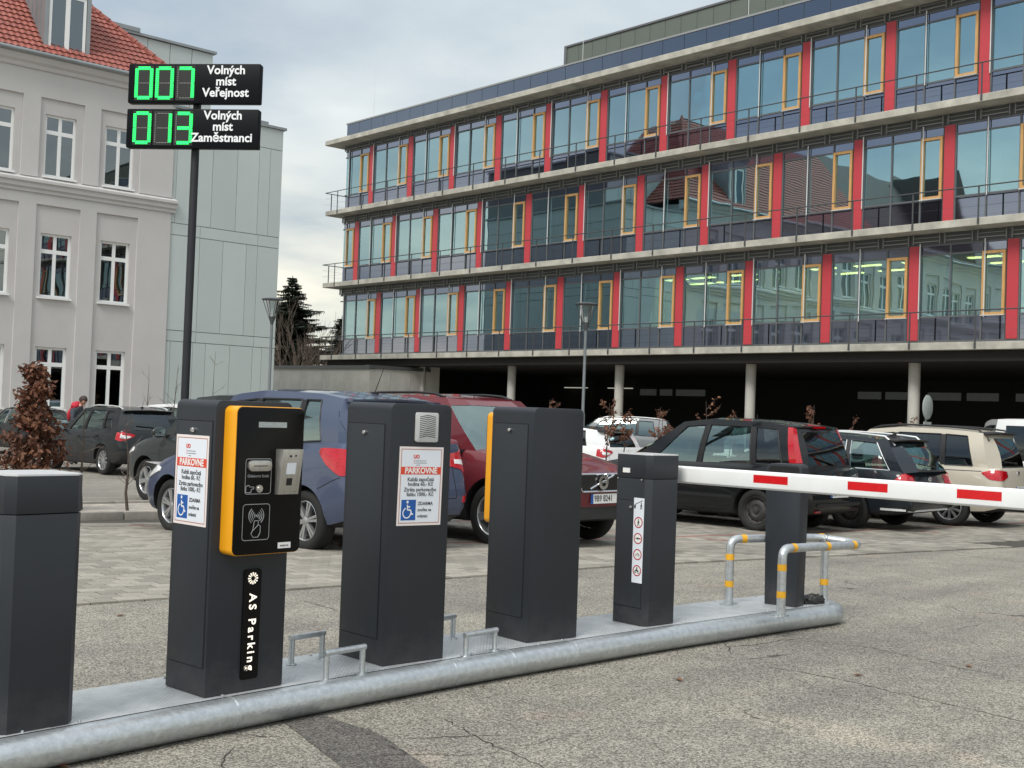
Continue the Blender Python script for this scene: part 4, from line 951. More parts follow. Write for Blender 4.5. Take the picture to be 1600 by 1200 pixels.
# ------------------------------------------------------------------ rendered historic building on the left
LB = thing('rendered_building', 'old three storey building in pale pinkish render with white windows and red tiled hip roof', 'building', (-16.48, 42.0, 0), radians(42.5))
M['render'] = pbr('render', (.535, .517, .505), .9, var=.08, vscale=.45, bump=.08, bscale=60)
M['render2'] = pbr('render_trim', (.545, .53, .52), .85, var=.05, vscale=.6)
M['pvc'] = pbr('white_window', (.82, .83, .82), .35)
M['winglass'] = glass('dark_window_glass', (.10, .12, .12), .20, (.75, .85, .92), .01, .03, .9)
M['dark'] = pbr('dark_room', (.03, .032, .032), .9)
M['zincsheet'] = pbr('zinc_sheet', (.30, .32, .33), .45, metal=.5, var=.12, vscale=1)
PX = 2.16; KN_ = 15; XA, XB = -PX * (KN_ - 1) - 1.0, 4.8
REC = .07
def wall_open(x0, x1, z0, z1, ops, y, rev, m=0):
    """wall face at depth y with openings (a,b,c,d) and reveals"""
    xs_ = sorted(set([x0, x1] + [v for o in ops for v in o[:2]])); zs_ = sorted(set([z0, z1] + [v for o in ops for v in o[2:]]))
    w_ = MB()
    for a, b in zip(xs_, xs_[1:]):
        for c, d in zip(zs_, zs_[1:]):
            mx_, mz = (a + b) / 2, (c + d) / 2
            if any(o[0] < mx_ < o[1] and o[2] < mz < o[3] for o in ops): continue
            w_.add([(a, y, c), (b, y, c), (b, y, d), (a, y, d)], [(0, 1, 2, 3)], m)
    for a, b, c, d in ops:
        w_.add([(a, y, c), (b, y, c), (b, y, d), (a, y, d), (a, y + rev, c), (b, y + rev, c), (b, y + rev, d), (a, y + rev, d)], [(0, 4, 5, 1), (1, 5, 6, 2), (2, 6, 7, 3), (3, 7, 4, 0)], m)
    return w_
wins = [(k * -PX + PX, k * -PX + PX + 1.10) for k in range(KN_)]
rows = [(1.05, 3.20), (4.93, 7.15), (9.13, 11.30)]
ops = [(a, b, c, d) for a, b in wins for c, d in rows]
wall_open(XA, XB, -.3, 12.85, ops, REC, .16).build('wall', M['render'], LB, smooth=0, fix=False)
tr = MB()
# pilasters
for k in range(KN_ + 1):
    a = -PX * (k - 1) + 1.10 + .24 ; b = a + .62
    if k == 0: a, b = 3.51, XB
    a_, b_ = (a, b) if k == 0 else (-PX * (k - 1) - .24 - .60 + 1.10 + .0 + .0, 0)
for k in range(-1, KN_ + 1):
    x0 = 1.35 - PX * k if k >= 0 else 3.51
    x1 = x0 + .60 if k >= 0 else XB
    if x0 < XA: continue
    tr.box(x0, x1, 0, REC, -.3, 8.12); tr.box(x0, x1, 0, REC, 9.05, 11.84)
tr.box(XA, XB, 0, REC, 8.12, 8.50).box(XA, XB, 0, REC, 11.84, 12.75)
tr.build('pilasters', M['render2'], LB, smooth=0)
c_ = MB()
c_.prism([(REC, 8.50), (-.05, 8.50), (-.05, 8.60), (-.12, 8.66), (-.12, 8.78), (-.19, 8.84), (-.19, 8.93), (REC, 9.05)], XA, XB + .16, 'x').build('string_course', M['render2'], LB, smooth=0)
MB().prism([(.3, 12.75), (-.06, 12.75), (-.10, 12.88), (-.2, 12.95), (-.26, 13.05), (-.30, 13.12), (-.30, 13.22), (.3, 13.24)], XA, XB + .28, 'x').build('cornice', M['render2'], LB, smooth=0)
MB().tube([(XA, -.36, 13.22), (XB + .34, -.36, 13.22)], .085, 12).build('gutter', M['zincsheet'], LB)
MB().box(XB - .002, XB + .0, 0, 12, -.3, 13).box(XA, XB, .5, 12, 13.0, 13.1).build('end_wall', M['render'], LB, smooth=0)
wmesh = {}
def window_mesh(w, h, tr_z):
    t = .085; m_ = MB(); c = w / 2
    m_.box(0, w, 0, .06, 0, t).box(0, w, 0, .06, h - t, h).box(0, t, 0, .06, t, h - t).box(w - t, w, 0, .06, t, h - t)
    m_.box(t, w - t, .0, .055, tr_z, tr_z + .14).box(c - .06, c + .06, .003, .056, t, tr_z).box(c - .06, c + .06, .003, .056, tr_z + .14, h - t)
    return m_.mesh('window_frame', M['pvc'], smooth=0)
def add_window(par, x, y, z, w=1.10, h=2.22, f=.69, sill=True):
    key = (w, h)
    if key not in wmesh:
        tz = h * f; t = .085; c = w / 2
        P = [MB().box(a, b, .03, .036, c0, c1).mesh('pane', M['winglass'], smooth=0) for a, b, c0, c1 in ((t, c - .06, t, tz), (c + .06, w - t, t, tz), (t, c - .06, tz + .14, h - t), (c + .06, w - t, tz + .14, h - t))]
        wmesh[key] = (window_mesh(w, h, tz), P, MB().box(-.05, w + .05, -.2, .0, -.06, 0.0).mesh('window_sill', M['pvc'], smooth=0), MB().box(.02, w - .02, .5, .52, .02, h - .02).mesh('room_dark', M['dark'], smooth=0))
    fm_, P, sl_, dk = wmesh[key]
    wo = obj('window', fm_, par, (x, y, z))
    for p in P: obj('pane', p, wo, None, (rnd.uniform(-.004, .004), 0, rnd.uniform(-.004, .004)))
    if sill: obj('window_sill', sl_, wo)
    return wo
for a, b in wins:
    for (c, d) in rows:
        add_window(LB, a, REC + .09, c, 1.10, round(d - c, 3))
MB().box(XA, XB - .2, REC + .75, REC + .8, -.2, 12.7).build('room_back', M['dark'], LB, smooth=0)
cu = MB()
for (x, z, w_, h_) in ((.12, 4.98, .35, .75), (2.16 + .55, 5.0, .45, 1.0), (2.2, 5.1, .4, 1.3), (.1, 9.3, .5, .4)):
    cu.box(x, x + w_, REC + .35, REC + .37, z, z + h_)
cu.build('curtains', pbr('curtain', (.25, .26, .25), .9, var=.5, vscale=4), LB, smooth=0)
# roof: hip with pantiles
M['tile'] = pbr('clay_tile', (.30, .090, .068), .6, var=.28, vscale=2.2, bump=.1, bscale=40, detail=9)
M['tile2'] = pbr('clay_ridge', (.28, .08, .06), .65, var=.25, vscale=4)
M['refltile'] = pbr('reflection_dark_tile', (.07, .05, .045), .7, var=.3, vscale=3)  # unseen roof coloured dark so it mirrors dark in the office glass
RX1 = XB + .33; RY0 = -.33; RZ0 = 13.27; SL = 1.04; RYm = 6.0
Tm = MB()
def roof_face(origin, ux, uy, width_fn, maxd, m=0):
    """tiles: origin eave corner, ux along the eave, uy horizontal inward; slope SL"""
    sl_len = sqrt(1 + SL * SL); course = .30; nrow = int(maxd * sl_len / course)
    nrm = Vector((-uy.x * SL, -uy.y * SL, 1)).normalized(); sd_ = Vector((uy.x, uy.y, SL)).normalized()
    for r in range(nrow):
        a, b = width_fn(r * course / sl_len); 
        if b - a < .1: break
        x = math.floor(a / .22) * .22
        base = origin + sd_ * (r * course)
        while x < b:
            x0, x1 = max(a, x), min(b, x + .22)
            if x1 - x0 > .03:
                v = []; nseg = 3
                for s_, lift in ((0, .055), (1, .012)):
                    for q in range(nseg + 1):
                        f = q / nseg; bump = .035 * sin(pi * min(1, f * 1.25)) if f < .8 else 0
                        v.append(base + ux * (x0 + (x1 - x0) * f) + sd_ * (course * s_ * 1.05) + nrm * (lift + bump))
                v += [base + ux * x0 + nrm * .0, base + ux * x1 + nrm * .0]
                n_ = nseg + 1
                Tm.add(v, [(q, q + 1, n_ + q + 1, n_ + q) for q in range(nseg)] + [(2 * n_, 2 * n_ + 1, nseg, 0)], m)
            x += .22
o1 = Vector((RX1, RY0, RZ0))
roof_face(Vector((0, RY0, RZ0)), Vector((1, 0, 0)), Vector((0, 1, 0)), lambda d: (-14.0, RX1 - d), RYm)
roof_face(o1, Vector((0, 1, 0)), Vector((-1, 0, 0)), lambda d: (d, 8), RYm)
Tm.build('roof_tiles', M['tile'], LB, kind='stuff', smooth=0, fix=False)
# plain slope for the part out of frame (seen only in reflections) and the back slope
MB().add([(XA, RY0, RZ0), (-13.9, RY0, RZ0), (-13.9, RY0 + RYm, RZ0 + RYm * SL), (XA, RY0 + RYm, RZ0 + RYm * SL), (XA, RY0 + 2 * RYm, RZ0), (-13.9, RY0 + 2 * RYm, RZ0)], [(0, 1, 2, 3), (3, 2, 5, 4)]).add([(-13.9, RY0 + RYm, RZ0 + RYm * SL - .02), (RX1 - RYm, RY0 + RYm, RZ0 + RYm * SL - .02), (RX1, RY0 + 2 * RYm, RZ0), (-13.9, RY0 + 2 * RYm, RZ0)], [(0, 1, 2, 3)]).build('roof_back', M['refltile'], LB, smooth=0)
# steep stair gable on the wing out of frame
MB().add([(-26, -.1, 13.2), (-20, -.1, 13.2), (-23, -.1, 19.0), (-26, 6, 13.2 + 6), (-20, 6, 13.2 + 6), (-23, 6, 19.0)], [(0, 1, 2), (0, 2, 5, 3), (1, 4, 5, 2)]).build('gable', M['refltile'], LB, smooth=0)
hp = [o1 + Vector((-t, t, t * SL + .06)) for t in [RYm * i / 24 for i in range(25)]]
for a, b in zip(hp, hp[1:]):
    u = (b - a).normalized(); MB().tube([a - u * .03, b + u * .05], [.115, .085], 10).build('ridge_tile', M['tile2'], LB, smooth=50)
# dormer
DM = obj('dormer', MB().box(-.22, -.08, .0, 3, 13.25, 16.2).box(1.28, 1.42, .0, 3, 13.25, 16.2).box(-.08, 1.28, 0, .2, 13.25, 13.42).box(-.08, 1.28, 0, 3, 15.62, 16.2).mesh('dormer', M['zincsheet'], smooth=0), LB)
seam = MB()
for y_ in (.35, .75, 1.15, 1.55, 2.0): seam.box(-.24, -.215, y_, y_ + .02, 13.3, 16.1)
seam.build('standing_seam', M['zincsheet'], DM, smooth=0)
MB().box(-.36, 1.56, -.14, 3.2, 16.2, 16.36).box(-.30, 1.50, -.08, 3, 16.1, 16.2).build('dormer_cap', M['zincsheet'], DM, smooth=0)
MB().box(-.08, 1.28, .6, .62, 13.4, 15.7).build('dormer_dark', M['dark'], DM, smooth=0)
fw = MB(); fw.box(-.06, 1.26, .03, .10, 13.43, 13.52).box(-.06, 1.26, .03, .10, 15.5, 15.62).box(-.06, .04, .03, .10, 13.52, 15.5).box(1.16, 1.26, .03, .10, 13.52, 15.5).box(.52, .68, .03, .10, 13.52, 15.5).build('dormer_window_frame', M['pvc'], DM, smooth=0)
for a, b in ((.04, .52), (.68, 1.16)): MB().box(a, b, .055, .06, 13.52, 15.5).build('pane', M['winglass'], DM, smooth=0)
MB().prism([(-2.2, 13.30), (2.9, 13.30), (2.9, 13.36), (-2.2, 13.36)], -.30, -.02, 'y').build('snow_board', M['zincsheet'], LB, smooth=0)

# ------------------------------------------------------------------ pale clad annex
AX = thing('clad_annex', 'windowless annex clad in large pale grey green panels, joined to the old building', 'building', (-16.48, 42.0, 0), radians(42.5))
M['clad'] = pbr('pale_cladding', (.50, .555, .545), .5, var=.035, vscale=.5); M['cladgap'] = pbr('cladding_gap', (.20, .21, .21), .8)
MB().box(4.82, 9.5, .09, 11, -.3, 12.45).build('core', M['cladgap'], AX, smooth=0)
bands = [(-.3, 3.71), (3.73, 4.12), (4.14, 7.70), (7.72, 8.14), (8.16, 11.62), (11.64, 12.45)]
vs_ = [[4.82, 5.01, 5.93, 6.46, 7.5, 8.5, 8.91, 9.5], [4.82, 6.04, 8.54, 9.5], [4.82, 6.04, 7.03, 8.05, 8.54, 9.5], [4.82, 6.04, 8.54, 9.5], [4.82, 4.97, 6.46, 7.51, 8.47, 8.96, 9.5], [4.82, 7.5, 9.5]]
clv = [pbr('pale_cladding', tuple(c * f for c in (.50, .555, .545)), .5, var=.03, vscale=.5) for f in (.965, .985, 1.0, 1.02)]
for (z0, z1), xs_ in zip(bands, vs_):
    for a, b in zip(xs_, xs_[1:]): MB().box(a + .008, b - .008, .05, .085, z0 + .002, z1 - .002).build('cladding_panel', rnd.choice(clv), AX, smooth=0)
for a, b in ((.1, 2.6), (2.62, 5.2), (5.22, 7.8), (7.82, 10.9)):
    for z0, z1 in bands: MB().box(9.505, 9.53, a, b, z0 + .004, z1 - .004).build('cladding_panel', clv[2], AX, smooth=0)
MB().box(4.7, 9.62, -.02, 11.1, 12.46, 12.56).box(7.9, 8.9, .2, .9, 12.56, 12.72).build('roof_edge', M['zincsheet'], AX, smooth=0)
# taller set-back part
MB().box(-4, 7.84, 3.06, 13, 11, 15.72).build('upper_core', M['cladgap'], AX, smooth=0)
xx = [-1, .6, 2.2, 3.7, 5.0, 5.95, 6.9, 7.84]
for a, b in zip(xx, xx[1:]): MB().box(a + .012, b - .012, 3.0, 3.05, 11.2, 15.72).build('cladding_panel', rnd.choice(clv), AX, smooth=0)
MB().box(-4, 7.96, 2.9, 13, 15.74, 15.84).box(-4, 4.6, 2.86, 12, 15.84, 16.0).build('upper_roof_edge', M['zincsheet'], AX, smooth=0)
# wing of the same complex to the left, out of frame: it closes the yard and shows in the office glass
# ------------------------------------------------------------------ trees and plants
M['bark'] = pbr('bark', (.075, .058, .045), .9, var=.35, vscale=12, bump=.4, bscale=30)
M['twig'] = pbr('twig', (.13, .10, .08), .85, var=.3, vscale=8)
def leafmat(name, c, t=.25):
    m = pbr(name, c, .7, var=.35, vscale=1.5); return m
M['needle'] = leafmat('spruce_needles', (.028, .042, .024)); M['leafbrown'] = leafmat('withered_leaves', (.115, .042, .021)); M['leafbrown2'] = leafmat('withered_leaves_pale', (.20, .085, .042))
def spruce(x, y, h, w, label, seed, z0=-.3, lean=0.0):
    R = random.Random(seed)
    t = thing('spruce_tree', label, 'tree', (x, y, z0), 0, 'spruces behind the concrete wall')
    MB().tube([(0, 0, 0), (.05, 0, h * .5), (0, 0, h)], [.22, .13, .02], 8).build('trunk', M['bark'], t, smooth=50)
    F = MB(); br = MB()
    z = .3
    while z < h - .15:
        f = 1 - z / h; L0 = w * (f ** .8) * R.uniform(.62, 1.15) + .12
        n = 14 if f > .3 else 8
        for k in range(n):
            a = 2 * pi * (k + R.random()) / n; L_ = L0 * R.uniform(.5, 1.15); dr = R.uniform(-.05, .28)
            if R.random() < .1: continue
            p0 = Vector((0, 0, z)); tip = Vector((L_ * cos(a), L_ * sin(a), z - L_ * dr + L_ * .08))
            br.tube([p0, tip], [.025, .006], 4, cap=False)
            side = Vector((-sin(a), cos(a), 0)); m = max(5, int(L_ / .11))
            for i in range(m):
                s = (i + .6) / m; c = p0.lerp(tip, s); wd = L_ * .36 * (1.05 - s) + .10
                for sg in (-1, 1):
                    e = c + side * sg * wd * R.uniform(.6, 1.1) + Vector((cos(a), sin(a), 0)) * wd * .5 + Vector((0, 0, -R.uniform(.02, .22) * (wd + .2)))
                    q = (e - c); u = q.cross(Vector((0, 0, 1))).normalized() * R.uniform(.06, .11)
                    F.add([c - u * .4, c + q * .5 - u, e, c + q * .5 + u, c + u * .4], [(0, 1, 2, 3, 4)])
                    dn = Vector((R.uniform(-.05, .05), R.uniform(-.05, .05), -R.uniform(.1, .22)))
                    F.add([c + q * .3 - u * .5, c + q * .7 - u * .5, c + q * .5 + dn], [(0, 1, 2)])
        z += .15 + .10 * f
    F.build('crown', M['needle'], t, smooth=0, fix=False); br.build('branches', M['bark'], t, smooth=0, fix=False)
spruce(-13.6, 74.0, 9.7, 5.4, 'tall dark spruce with a forked top between the clad annex and the office block', 3)
spruce(-15.0, 78.0, 8.4, 3.8, 'dark spruce half hidden behind the clad annex edge', 5)
spruce(-11.35, 80.0, 7.8, 3.4, 'thinner dark spruce partly hidden behind the office balcony corner', 9)
def bare(x, y, h, spread, n, seed, z0, thick=.02, up=.8):
    R = random.Random(seed); T = MB()
    def grow(p, d, L_, r, lev):
        q = p + d * L_; mid = (p + q) / 2 + Vector((R.uniform(-1, 1), R.uniform(-1, 1), 0)) * L_ * .06
        T.tube([p, mid, q], [r, r * .85, r * .62], 5 if lev < 2 else 4, cap=False)
        if lev < n:
            for _ in range(R.choice((2, 2, 3))):
                nd = (d + Vector((R.uniform(-1, 1), R.uniform(-1, 1), R.uniform(-.2, .6))) * spread).normalized(); grow(p + (q - p) * R.uniform(.45, 1), nd, L_ * R.uniform(.5, .8), r * .55, lev + 1)
    return grow, T
def bush(name, x, y, h, label, seed, stems=6, z0=None, group=None, cat='shrub'):
    R = random.Random(seed); z0 = gh(y) if z0 is None else z0
    t = thing(name, label, cat, (x, y, z0), 0, group)
    for s in range(stems):
        g, T = bare(0, 0, h, .45, 4, seed * 31 + s, 0); a = R.uniform(0, 6.28); g(Vector((.1 * cos(a), .1 * sin(a), 0)), Vector((.35 * cos(a), .35 * sin(a), 1)).normalized(), h * .38, .02 + .008 * h, 0)
        T.build('branch', M['twig'], t, smooth=0, fix=False)
    return t
bush('bare_shrub', -12.6, 66.5, 8.6, 'tall leafless brown shrub in front of the dark spruce, above the concrete wall', 4, 9, -.3, 'leafless shrubs behind the wall')
bush('bare_shrub', -11.5, 67.0, 6.6, 'lower leafless shrub right of the taller one, above the concrete wall', 8, 8, -.3, 'leafless shrubs behind the wall')
def leaf_add(F, c, R, sz, m=0):
    d = Vector((R.uniform(-1, 1), R.uniform(-1, 1), R.uniform(-1.2, .5))).normalized(); u = d.cross(Vector((R.uniform(-1, 1), R.uniform(-1, 1), R.uniform(-1, 1)))).normalized() * sz * .26
    e = c + d * sz; mid = c + d * sz * .5 + Vector((0, 0, R.uniform(-.2, .2) * sz))
    F.add([c, mid - u, e, mid + u], [(0, 1, 2, 3)], m)
def sapling(x, y, h, label, seed, leaves=0, lo=.55, kink=.0, name='bare_sapling', zb=.09):
    R = random.Random(seed); t = thing(name, label, 'sapling', (x, y, gh(y) + zb - .02), R.uniform(0, 6), 'young trees in the planting strip')
    T = MB(); p = Vector((0, 0, 0)); pts = [p.copy()]
    for i in range(5): p = p + Vector((R.uniform(-.03, .03) + kink * .02, R.uniform(-.03, .03), h / 5)); pts.append(p.copy())
    T.tube(pts, [.022, .019, .015, .011, .007, .0035], 6); T.build('trunk', M['bark'], t, smooth=50)
    B_ = MB(); F = MB()
    def at(s):
        s *= 5; i = min(4, int(s)); return pts[i].lerp(pts[i + 1], s - i)
    for k in range(R.randint(7, 11)):
        s = R.uniform(.25, .95); a = R.uniform(0, 6.28); L_ = h * R.uniform(.12, .3) * (1.15 - s * .6); d = Vector((cos(a), sin(a), R.uniform(.3, 1.1))).normalized()
        q = at(s); m_ = q + d * L_ * .55 + Vector((R.uniform(-.03, .03), R.uniform(-.03, .03), .01)); e = q + d * L_ + Vector((0, 0, L_ * .15))
        B_.tube([q, m_, e], [.006, .004, .0018], 4, cap=False)
        for j in range(2):
            d2 = (d + Vector((R.uniform(-1, 1), R.uniform(-1, 1), R.uniform(-.3, .5))) * .9).normalized(); B_.tube([m_, m_ + d2 * L_ * .35], [.003, .0012], 3, cap=False)
        if s > lo:
            for j in range(leaves): leaf_add(F, (q.lerp(m_, R.random()) if R.random() < .4 else m_.lerp(e, R.random())) + Vector([R.uniform(-.03, .03) for _ in range(3)]), R, R.uniform(.05, .095), R.random() < .3)
    B_.build('branches', M['twig'], t, smooth=0, fix=False, kind='stuff')
    if leaves: F.build('leaves', [M['leafbrown'], M['leafbrown2']], t, smooth=0, fix=False)
sapling(-5.80, 16.60, 1.45, 'leafless sapling nearest to the brown leafy oak, left of the two by the kerb', 11)
sapling(-5.22, 16.75, 1.25, 'leafless forked sapling right of the pair by the kerb, beside the dark blue car', 12, kink=1)
sapling(-8.0, 17.5, 1.9, 'thin leafless sapling at the left edge of the frame', 13)
sapling(-7.3, 16.4, 1.2, 'small leafless sapling left of the brown leafy oak', 14)
# oak holding its withered leaves
R = random.Random(21)
OK = thing('brown_oak', 'young oak still covered in withered brown leaves in the planting strip at left', 'tree', (-6.32, 16.15, gh(16.15) + .07))
T = MB(); T.tube([(0, 0, 0), (.02, 0, .7), (-.01, .02, 1.3), (.0, 0, 1.78)], [.028, .022, .013, .005], 7); T.build('trunk', M['bark'], OK, smooth=50)
B_ = MB(); F = MB(); n_ = 0
while n_ < 95:
    z = R.uniform(.10, 1.86); f = 1 - z / 1.98; rad = .07 + .50 * f ** 1.1; rad *= 1.25 if z > 1.45 else (.7 if 1.15 < z < 1.35 else 1)
    a = R.uniform(0, 6.28); e = Vector((rad * cos(a), rad * sin(a), z + R.uniform(-.02, .1) + rad * .12)); q = Vector((0, 0, z - .05))
    B_.tube([q, q.lerp(e, .5) + Vector((0, 0, .03)), e], [.007, .005, .002], 4, cap=False); n_ += 1
    for j in range(int(30 + 85 * rad)):
        c = q.lerp(e, R.uniform(.25, 1.08)) + Vector([R.uniform(-.055, .055) for _ in range(3)]); leaf_add(F, c, R, R.uniform(.05, .105), R.random() < .22)
B_.build('branches', M['twig'], OK, smooth=0, fix=False); F.build('crown', [M['leafbrown'], M['leafbrown2']], OK, smooth=0, fix=False)
# sparse saplings further along the strip, a few withered leaves on each
sp_lab = ['behind the red car roof near the first column', 'right of the first one behind the third tall column', 'between lamp pole and second column', 'in front of the white crossover', 'with leafy top before the white van-like car', 'right of it, before the white roof', 'above the roof of the black estate', 'above the black estate near the third column', 'before the dark gap right of the third column', 'with a dense brown tuft right of the third column', 'above the dark estate with chrome rails', 'left of the fourth column', 'just right of the fourth column', 'above the beige people carrier', 'before the white van']
for i, px in enumerate((850, 880, 955, 985, 1020, 1050, 1085, 1170, 1188, 1262, 1345, 1395, 1470, 1560, 1290)):
    # walk along the strip: intersection of the strip line with the bearing
    tan = (px - 800) / 1900.0; s = 0
    bx, by = kp(0, 1.2); s = (tan * by - bx) / (KD.x - tan * KD.y); s += rnd.uniform(-.1, .1)
    x, y = kp(s, 1.2 + rnd.uniform(-.5, .5))
    sapling(x, y, rnd.uniform(1.7, 2.15) if i not in (1, 12) else 1.6, 'sapling with few withered leaves ' + sp_lab[i], 40 + i, rnd.choice((12, 18, 26)) if i != 9 else 44, .5)
sapling(-8.6, 31.0, 2.6, 'bare young tree in front of the rendered wall, beside the person', 71)
sapling(-9.8, 40.0, 3.4, 'bare young tree in front of the pale clad annex', 72)
sapling(-11.5, 38.5, 2.8, 'bare young tree in front of the last ground floor window, right of the person', 73)
sapling(-17.0, 37.0, 4.6, 'taller bare young tree at the far left before the rendered wall', 74)
# ------------------------------------------------------------------ cars
def lerp(a, b, t): return a + (b - a) * t
def pl(P, x):
    if x <= P[0][0]: return P[0][1]
    for (a, ya), (b, yb) in zip(P, P[1:]):
        if x <= b:
            t = (x - a) / (b - a); return ya + (yb - ya) * t
    return P[-1][1]
def sm(P, x):          # smooth (monotone-ish) interpolation: average of neighbours
    h = .06; return (pl(P, x - h) + 2 * pl(P, x) + pl(P, x + h)) / 4
def paint(name, c, metal=.35, coat=1.0): 
    return pbr(name, c, .45, metal=metal * .6, coat=coat * .75, spec=.12, var=.05, vscale=1.5)
M['carglass'] = glass('car_glass', (.62, .74, .71), .22, (.78, .98, .95), .02)
M['darkglass'] = glass('privacy_glass', (.08, .10, .11), .05, (.85, .93, .97), .02)
M['cartrim'] = pbr('car_trim', (.012, .012, .013), .5); M['cladding'] = pbr('car_cladding', (.025, .025, .026), .6, var=.2, vscale=10)
M['lampred'] = pbr('tail_lamp_red', (.42, .004, .010), .15, coat=1, emit=(1, .01, .03), estr=.03, var=.35, vscale=22, stretch=(1, 1, 4)); M['lampwhite'] = pbr('lamp_clear', (.75, .76, .76), .12, coat=1); M['lampdarkred'] = pbr('tail_lamp_dark', (.22, .004, .010), .12, coat=1)
M['alloy'] = pbr('alloy_rim', (.52, .53, .54), .28, metal=.8); M['steelrim'] = pbr('steel_rim', (.045, .042, .040), .6, metal=.2, var=.4, vscale=12); M['plate'] = pbr('number_plate', (.78, .78, .76), .4); M['seat'] = pbr('seat_cloth', (.05, .05, .055), .9)
WH = {}
def wheel_meshes(r, style, wdt=.205):
    key = (round(r, 3), style)
    if key in WH: return WH[key]
    rr = r * .665; h = wdt / 2
    ty = MB().lathe([(rr, -h * .78), (rr + .012, -h * .95), (r * .86, -h), (r * .955, -h * .86), (r * .992, -h * .62), (r, -h * .3), (r, h * .3), (r * .992, h * .62), (r * .955, h * .86), (r * .86, h), (rr + .012, h * .95), (rr, h * .78)], 40, 'y', close=True)
    tm = ty.mesh('tyre', M['rubber'], 50)
    R_ = MB()
    yo = h * .80     # outer side is +Y
    R_.lathe([(rr, yo), (rr * .965, yo + .004), (rr * .93, yo - .004), (rr * .90, yo - .03), (rr * .87, -h * .7)], 36, 'y')
    if style == 'steel':
        R_.lathe([(rr * .93, yo - .035), (rr * .80, yo - .05), (rr * .62, yo - .02), (rr * .45, yo - .014), (rr * .30, yo - .03), (rr * .22, yo - .03), (rr * .2, yo - .012), (0, yo - .010)], 36, 'y')
        for k in range(12):
            a = 2 * pi * k / 12; R_.lathe([(0, .002), (rr * .062, .002), (rr * .062, 0)], 8, 'y', c=(rr * .76 * cos(a), yo - .040, rr * .76 * sin(a)), m=1)
        mats = [M['steelrim'], M['seam']]
    else:
        n, wd_, two = {'five': (5, .17, False), 'six': (6, .12, True), 'ten': (10, .085, False), 'seven': (7, .11, False)}[style]
        R_.lathe([(rr * .87, -h * .5), (0, -h * .5)], 30, 'y', m=1)
        R_.lathe([(rr * .60, -h * .35), (rr * .60, -h * .25), (.03, -h * .25)], 24, 'y', m=2)   # brake disc
        R_.lathe([(rr * .22, yo - .03), (rr * .2, yo - .008), (rr * .1, yo - .002), (0, yo - .002)], 20, 'y')
        for k in range(n):
            a = 2 * pi * k / n + .3
            for q in ((-1, 1) if two else (0,)):
                off = q * rr * .085
                def P(rad, w_, y_): 
                    ca, sa = cos(a), sin(a); return (rad * ca - w_ * sa, y_, rad * sa + w_ * ca)
                wi, wo = rr * wd_ * (.75 if not two else .45), rr * wd_ * (1.0 if not two else .55)
                R_.add([P(rr * .14, off * .4 - wi, yo - .008), P(rr * .14, off * .4 + wi, yo - .008), P(rr * .93, off * 1.3 + wo, yo - .004), P(rr * .93, off * 1.3 - wo, yo - .004),
                        P(rr * .14, off * .4 - wi * 1.3, yo - .05), P(rr * .14, off * .4 + wi * 1.3, yo - .05), P(rr * .91, off * 1.3 + wo * 1.2, yo - .035), P(rr * .91, off * 1.3 - wo * 1.2, yo - .035)], [(0, 1, 2, 3), (0, 4, 5, 1), (1, 5, 6, 2), (2, 6, 7, 3), (3, 7, 4, 0)])
        mats = [M['alloy'], M['seam'], M['steelrim']]
    rm = R_.mesh('rim', mats, 30)
    WH[key] = (tm, rm); return WH[key]

